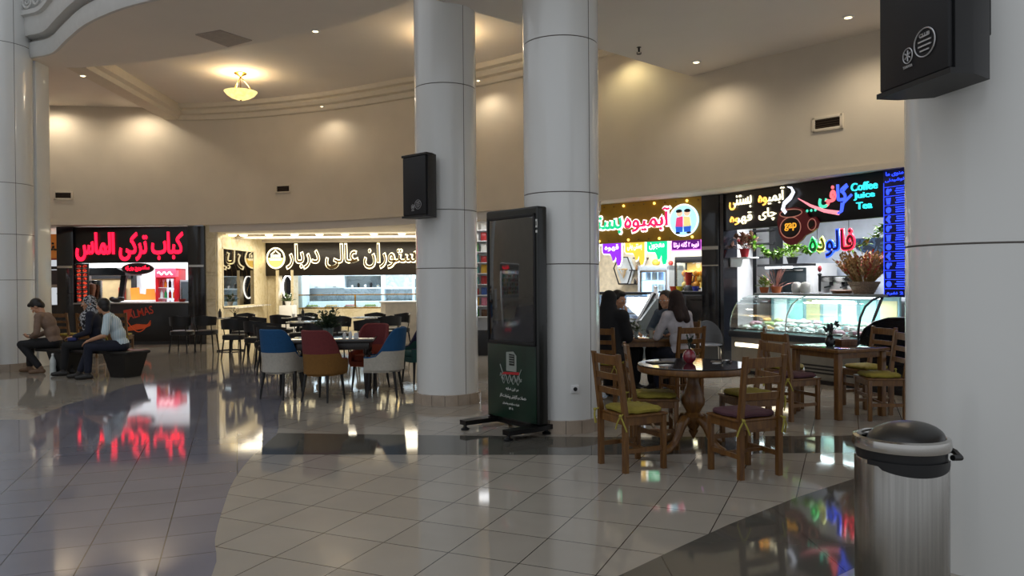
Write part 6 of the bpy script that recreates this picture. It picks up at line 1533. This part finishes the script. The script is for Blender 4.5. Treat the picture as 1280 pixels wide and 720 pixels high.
def person(label, x, y, deg, zs=.44, lean=(5, 10, 15), head=(0, 0), tilt=0, knees=None, ankles=None, arms=None, top=None, sleeve=1.0, legs=None, shoes=None, hairstyle='short', hair=M_hair, slim=1.0, extra=None, drape=None):
    fr = Frame(x, y, deg); t = Thing('person', label, 'person', fr, (0, 0, 0))
    P = V((0, 0, zs+.10)); a = [math.radians(v) for v in lean]
    W = P+V((math.sin(a[0]), 0, math.cos(a[0])))*.17
    Cc = W+V((math.sin(a[1]), 0, math.cos(a[1])))*.18
    N = Cc+V((math.sin(a[2]), 0, math.cos(a[2])))*.17
    up = V((math.sin(a[2]), 0, math.cos(a[2]))); hp = math.radians(lean[2]*.55+10)
    H = N+V((math.sin(hp), 0, math.cos(hp)))*.155
    HM = Matrix.Translation(H) @ Matrix.Rotation(math.radians(head[0]), 4, 'Z') @ Matrix.Rotation(math.radians(head[1]), 4, 'Y') @ Matrix.Rotation(math.radians(tilt), 4, 'X')
    R3 = HM.to_3x3()
    def h(px, py, pz): return HM @ V((px, py, pz))
    sw = .165*slim
    S = {1: N-up*.045+V((0, sw, 0)), -1: N-up*.045+V((0, -sw, 0))}
    knees = knees or {1: (.44, .11, zs+.07), -1: (.44, -.11, zs+.07)}; ankles = ankles or {1: (.42, .11, .085), -1: (.42, -.11, .085)}
    arms = arms or {1: ((.05, .22, zs+.28), (.30, .10, zs+.17), (1, -.3, -.2), (0, 0, -1)), -1: ((.05, -.22, zs+.28), (.30, -.10, zs+.17), (1, .3, -.2), (0, 0, -1))}
    torso = lambda g: [('ell', P, (.115+g, .160*slim+g, .115+g)), ('ell', W, (.10+g, .135*slim+g, .12+g)), ('ell', Cc, (.105+g, .150*slim+g, .14+g), Matrix.Rotation(a[1], 3, 'Y')), ('cap', S[1], .055+g, S[-1], .055+g), ('cap', Cc, .09+g, N-up*.04, .06+g)]
    body = torso(0)
    limb_top, limb_leg, shoe = [], [], []
    for s in (1, -1):
        el, wr, fd, nd = [V(v) for v in arms[s]]
        body += [('cap', S[s], .048, el, .038), ('cap', el, .037, wr, .026)]
        body += hand_blobs(wr, fd, nd, s, .35)
        if sleeve >= 1: limb_top += [('cap', S[s], .064, el, .052), ('cap', el, .052, el.lerp(wr, .93), .040)]
        else: limb_top += [('cap', S[s], .066, S[s].lerp(el, .85), .060)]
        k, an = V(knees[s]), V(ankles[s]); hj = P+V((.02, s*.085, -.01))
        body += [('cap', hj, .078, k, .055), ('cap', k, .053, k.lerp(an, .35)+V((-.012, 0, 0)), .052), ('cap', k.lerp(an, .35)+V((-.012, 0, 0)), .05, an, .036)]
        limb_leg += [('cap', hj, .095, k, .070), ('cap', k, .070, an.lerp(k, .12), .056)]
        fdir = V((1, s*.15, 0)).normalized(); body += [('cap', an, .036, an+V((-.03, 0, -.045)), .03), ('cap', an+V((0, 0, -.05)), .028, an+fdir*.13+V((0, 0, -.06)), .02)]
        shoe += [('cap', V((an.x-.04, an.y, .042)), .040, V((an.x+.05, an.y+s*.008, .045)), .042), ('cap', V((an.x+.05, an.y+s*.008, .042)), .041, V((an.x+.155, an.y+s*.022, .034)), .033), ('cap', an+V((0, 0, .01)), .045, V((an.x, an.y, .05)), .043)]
    body += [('cap', N-up*.03, .058, h(-.02, 0, -.05), .052)]
    body += [('ell', h(-.014, 0, .03), (.096, .075, .092), R3), ('ell', h(.03, 0, -.048), (.058, .052, .056), R3), ('ell', h(.04, 0, -.005), (.05, .058, .075), R3), ('cap', h(.09, 0, .008), .009, h(.108, 0, -.022), .013), ('ell', h(.084, 0, -.057), (.012, .024, .009), R3), ('ell', h(.07, 0, -.088), (.022, .022, .018), R3), ('cap', h(.082, .034, .03), .011, h(.086, .012, .028), .010), ('cap', h(.082, -.034, .03), .011, h(.086, -.012, .028), .010)]
    for s in (1, -1): body += [('ell', h(-.008, s*.076, -.005), (.022, .011, .032), R3), ('cap', h(.06, s*.045, -.015), .02, h(.07, s*.03, -.02), .018)]
    t.part('body', fuse(body, .0065, 'body', M_skin, 3, .35), None)
    b = MB()
    for s in (1, -1): b.ell(h(.086, s*.031, .008), (.010, .015, .009), 10, m=0, rot=R3); b.ell(h(.0925, s*.031, .008), (.005, .007, .007), 8, m=1, rot=R3)
    t.part('eyes', b, [M_white, M_hair])
    if legs: t.part('trousers', fuse([('ell', P+V((0, 0, -.01)), (.135, .178*slim, .118))]+limb_leg, .012, 'trousers', legs, 5, .5), None)
    if shoes: t.part('shoes', fuse(shoe, .009, 'shoes', shoes, 3, .6), None)
    if top:
        tb = torso(.016)+limb_top+[('cap', N-up*.02, .068, N+up*.012, .064)]
        t.part('top', fuse(tb, .011, 'top', top, 14, .5), None)
    if hairstyle == 'short':
        hb = [('ell', h(-.03, 0, .045), (.102, .088, .096), R3), ('ell', h(-.062, 0, -.012), (.062, .074, .085), R3), ('ell', h(.04, 0, .098), (.055, .062, .036), R3), ('ell', h(-.02, .07, .01), (.03, .018, .04), R3), ('ell', h(-.02, -.07, .01), (.03, .018, .04), R3)]
    elif hairstyle == 'long':
        bk = V((-.11, 0, 0)); d = R3 @ V((-1, 0, 0))
        hb = [('ell', h(-.028, 0, .045), (.100, .088, .094), R3), ('cap', h(-.07, 0, .0), .08, N+V((-.07, 0, .02)), .085), ('cap', N+V((-.07, .03, .03)), .07, Cc+V((-.11, .05, .10)), .055), ('cap', N+V((-.07, -.04, .03)), .07, Cc+V((-.11, -.05, .08)), .05), ('cap', h(-.02, .075, .0), .03, N+V((.0, .11, -.02)), .03), ('cap', h(-.02, -.075, .0), .03, N+V((.0, -.11, -.02)), .03)]
    else: hb = None
    if hb: t.part('hair', fuse(hb, .009, 'hair', hair, 3, .6), None)
    if hairstyle == 'scarf':
        sb = [('ell', h(-.03, 0, .035), (.108, .095, .104), R3), ('cap', h(-.05, 0, -.02), .085, N+V((-.02, 0, .0)), .095), ('cap', h(.01, .06, -.07), .04, N+V((.07, .03, -.03)), .06), ('cap', h(.01, -.06, -.07), .04, N+V((.07, -.03, -.03)), .06), ('ell', N+V((.06, 0, -.05)), (.10, .15, .085))]
        t.part('headscarf', fuse(sb, .009, 'headscarf', hair, 3, .6), None)
    if drape:
        sb = [('ell', h(-.035, 0, .035), (.112, .10, .108), R3), ('cap', h(-.05, 0, -.03), .10, N+V((-.03, 0, -.02)), .13), ('cap', S[1]+V((-.01, .02, 0)), .10, S[-1]+V((-.01, -.02, 0)), .10), ('cap', N-up*.06, .16, P+V((-.02, 0, .02)), .20), ('ell', P+V((0, 0, -.02)), (.20, .235, .16))]
        for s in (1, -1):
            el, wr = V(arms[s][0]), V(arms[s][1]); k, an = V(knees[s]), V(ankles[s])
            sb += [('cap', S[s], .10, el, .095), ('cap', el, .09, el.lerp(wr, .8), .06), ('cap', P+V((.05, s*.08, 0)), .13, k, .095), ('cap', k, .095, V((an.x-.01, an.y, .10)), .08)]
        t.part('chador', fuse(sb, .014, 'chador', drape, 6, .5), None)
    if extra: extra(t, fr, dict(P=P, W=W, C=Cc, N=N, H=H, h=h, R3=R3, S=S))
    return t
def cloth(n, c, c2=None): return mat('cloth_'+n, c, .85, vary=.12, scale=18, col2=c2, bump=.15)
C_dark = cloth('charcoal', '17171a'); C_navy = cloth('navy', '151a2c'); C_brown = cloth('brown', '7b6556'); C_shoe = mat('shoe_dark', '1d1a18', .5); C_tan = mat('shoe_tan', '6a513c', .6)
C_strip = stripes('striped_shirt', 'dfe5e8', '9db9c6', 14); C_pattern = voronoi_mat('patterned_scarf', '23242a', 'a8aaae', 45, .85)
C_pale = cloth('pale_grey', 'b5b2b8'); C_bluegrey = cloth('blue_grey', '4d5a68'); C_black = cloth('black', '0b0c12'); C_grey = cloth('mid_grey', '75777c')
M_brownhair = mat('brown_hair', '24110d', .75, vary=.3, scale=60)
# the three on the bench
zb = .43
person('man in a brown shirt bent over his phone at the far end of the bench', -7.88, 13.05, 186, zb, (8, 22, 36), (8, 48), knees={1: (.46, .13, zb+.07), -1: (.44, -.14, zb+.08)}, ankles={1: (.16, .12, .085), -1: (.46, -.13, .085)},
       arms={1: ((.16, .24, .70), (.34, .06, .62), (.9, -.5, .1), (0, -.4, .9)), -1: ((.18, -.22, .70), (.35, -.06, .61), (.9, .5, .1), (0, .4, .9))}, top=C_brown, legs=C_dark, shoes=C_tan)
fr = Frame(-7.88, 13.05, 186); b = MB(); b.box(.40, .47, -.065, .065, .655, .664, .003)
single('mobile_phone', 'dark mobile phone held by the man in the brown shirt', 'phone', b, M_black, fr, (.43, 0, .655))
def scarf(t, fr, k):
    N = k['N']; t.part('shawl', fuse([('ell', N+V((.05, 0, -.09)), (.13, .19, .12)), ('cap', N+V((.10, .05, -.12)), .07, k['W']+V((.13, .08, .04)), .05)], .012, 'shawl', C_pattern, 4, .5), None)
person('woman in a patterned headscarf and dark coat in the middle of the bench', -7.0, 12.80, 196, zb, (4, 8, 14), (28, 10), ankles={1: (.48, .10, .085), -1: (.44, -.12, .085)}, arms={1: ((.08, .23, .72), (.33, .09, .64), (1, -.3, -.1), (0, 0, -1)), -1: ((.08, -.23, .72), (.33, -.08, .64), (1, .3, -.1), (0, 0, -1))}, top=C_navy, legs=C_dark, shoes=C_shoe, hairstyle='scarf', hair=C_pattern, extra=scarf)
fr = Frame(-7.0, 12.80, 196); b = MB(); b.box(.27, .41, .0, .16, .575, .635, .02)
single('small_blue_bag', 'small blue bag on the lap of the woman in the headscarf', 'bag', b, mat('bag_blue', '20245e', .6), fr, (.34, .08, .57))
person('man in a pale striped shirt sitting at the near end of the bench', -6.37, 12.36, 200, zb, (12, 22, 30), (-42, 8), knees={1: (.45, .13, zb+.08), -1: (.46, -.12, zb+.08)}, ankles={1: (.46, .13, .085), -1: (.62, -.10, .085)},
       arms={1: ((.20, .25, .70), (.42, .13, .62), (.9, -.2, -.4), (0, -.2, -1)), -1: ((.20, -.25, .70), (.43, -.10, .62), (.9, .3, -.3), (0, .2, -1))}, top=C_strip, sleeve=.5, legs=C_navy, shoes=C_shoe)
# the four at the wooden table
zc = .50
kn = {1: (.40, .10, zc+.05), -1: (.40, -.10, zc+.05)}; ak = {1: (.36, .10, .085), -1: (.36, -.10, .085)}
person('woman in a black chador at the near left of the wooden table', 1.18, 9.55, 62, zc-.02, (6, 10, 14), (0, 8), knees=kn, ankles=ak, arms={1: ((.14, .22, .80), (.30, .06, .80), (1, -.4, 0), (0, 0, -1)), -1: ((.14, -.22, .80), (.30, -.06, .80), (1, .4, 0), (0, 0, -1))}, top=C_black, legs=C_black, shoes=C_shoe, hairstyle='scarf', hair=C_black, drape=C_black)
person('dark haired person in grey with a hand to the mouth, beyond the black chador', 1.32, 10.45, -25, zc-.02, (6, 12, 16), (-20, 12), knees=kn, ankles=ak, arms={1: ((.22, .22, .78), (.34, .02, .79), (1, -.4, 0), (0, 0, -1)), -1: ((.27, -.19, .79), (.255, -.05, 1.03), (.05, .35, 1), (-1, .2, .1))}, top=C_grey, legs=C_dark, shoes=C_shoe, hairstyle='short', slim=.9)
person('dark haired woman in blue grey facing the camera across the wooden table', 2.22, 10.56, 226, zc-.02, (8, 14, 18), (8, 8), knees=kn, ankles=ak, arms={1: ((.20, .24, .80), (.36, .02, .785), (.5, -.9, 0), (0, 0, -1)), -1: ((.20, -.24, .80), (.38, -.03, .80), (.5, .9, 0), (0, 0, -1))}, top=C_bluegrey, legs=C_dark, shoes=C_shoe, hairstyle='long', hair=M_hair, slim=.9)
person('woman with long brown hair in a pale grey jacket, back to the camera', 2.13, 9.62, 112, zc-.02, (6, 10, 12), (10, 4), knees=kn, ankles=ak, arms={1: ((.16, .25, .78), (.33, .08, .79), (1, -.4, 0), (0, 0, -1)), -1: ((.12, -.25, .76), (.30, -.12, .79), (1, .3, 0), (0, 0, -1))}, top=C_pale, legs=C_navy, shoes=C_shoe, hairstyle='long', hair=M_brownhair, slim=.92)
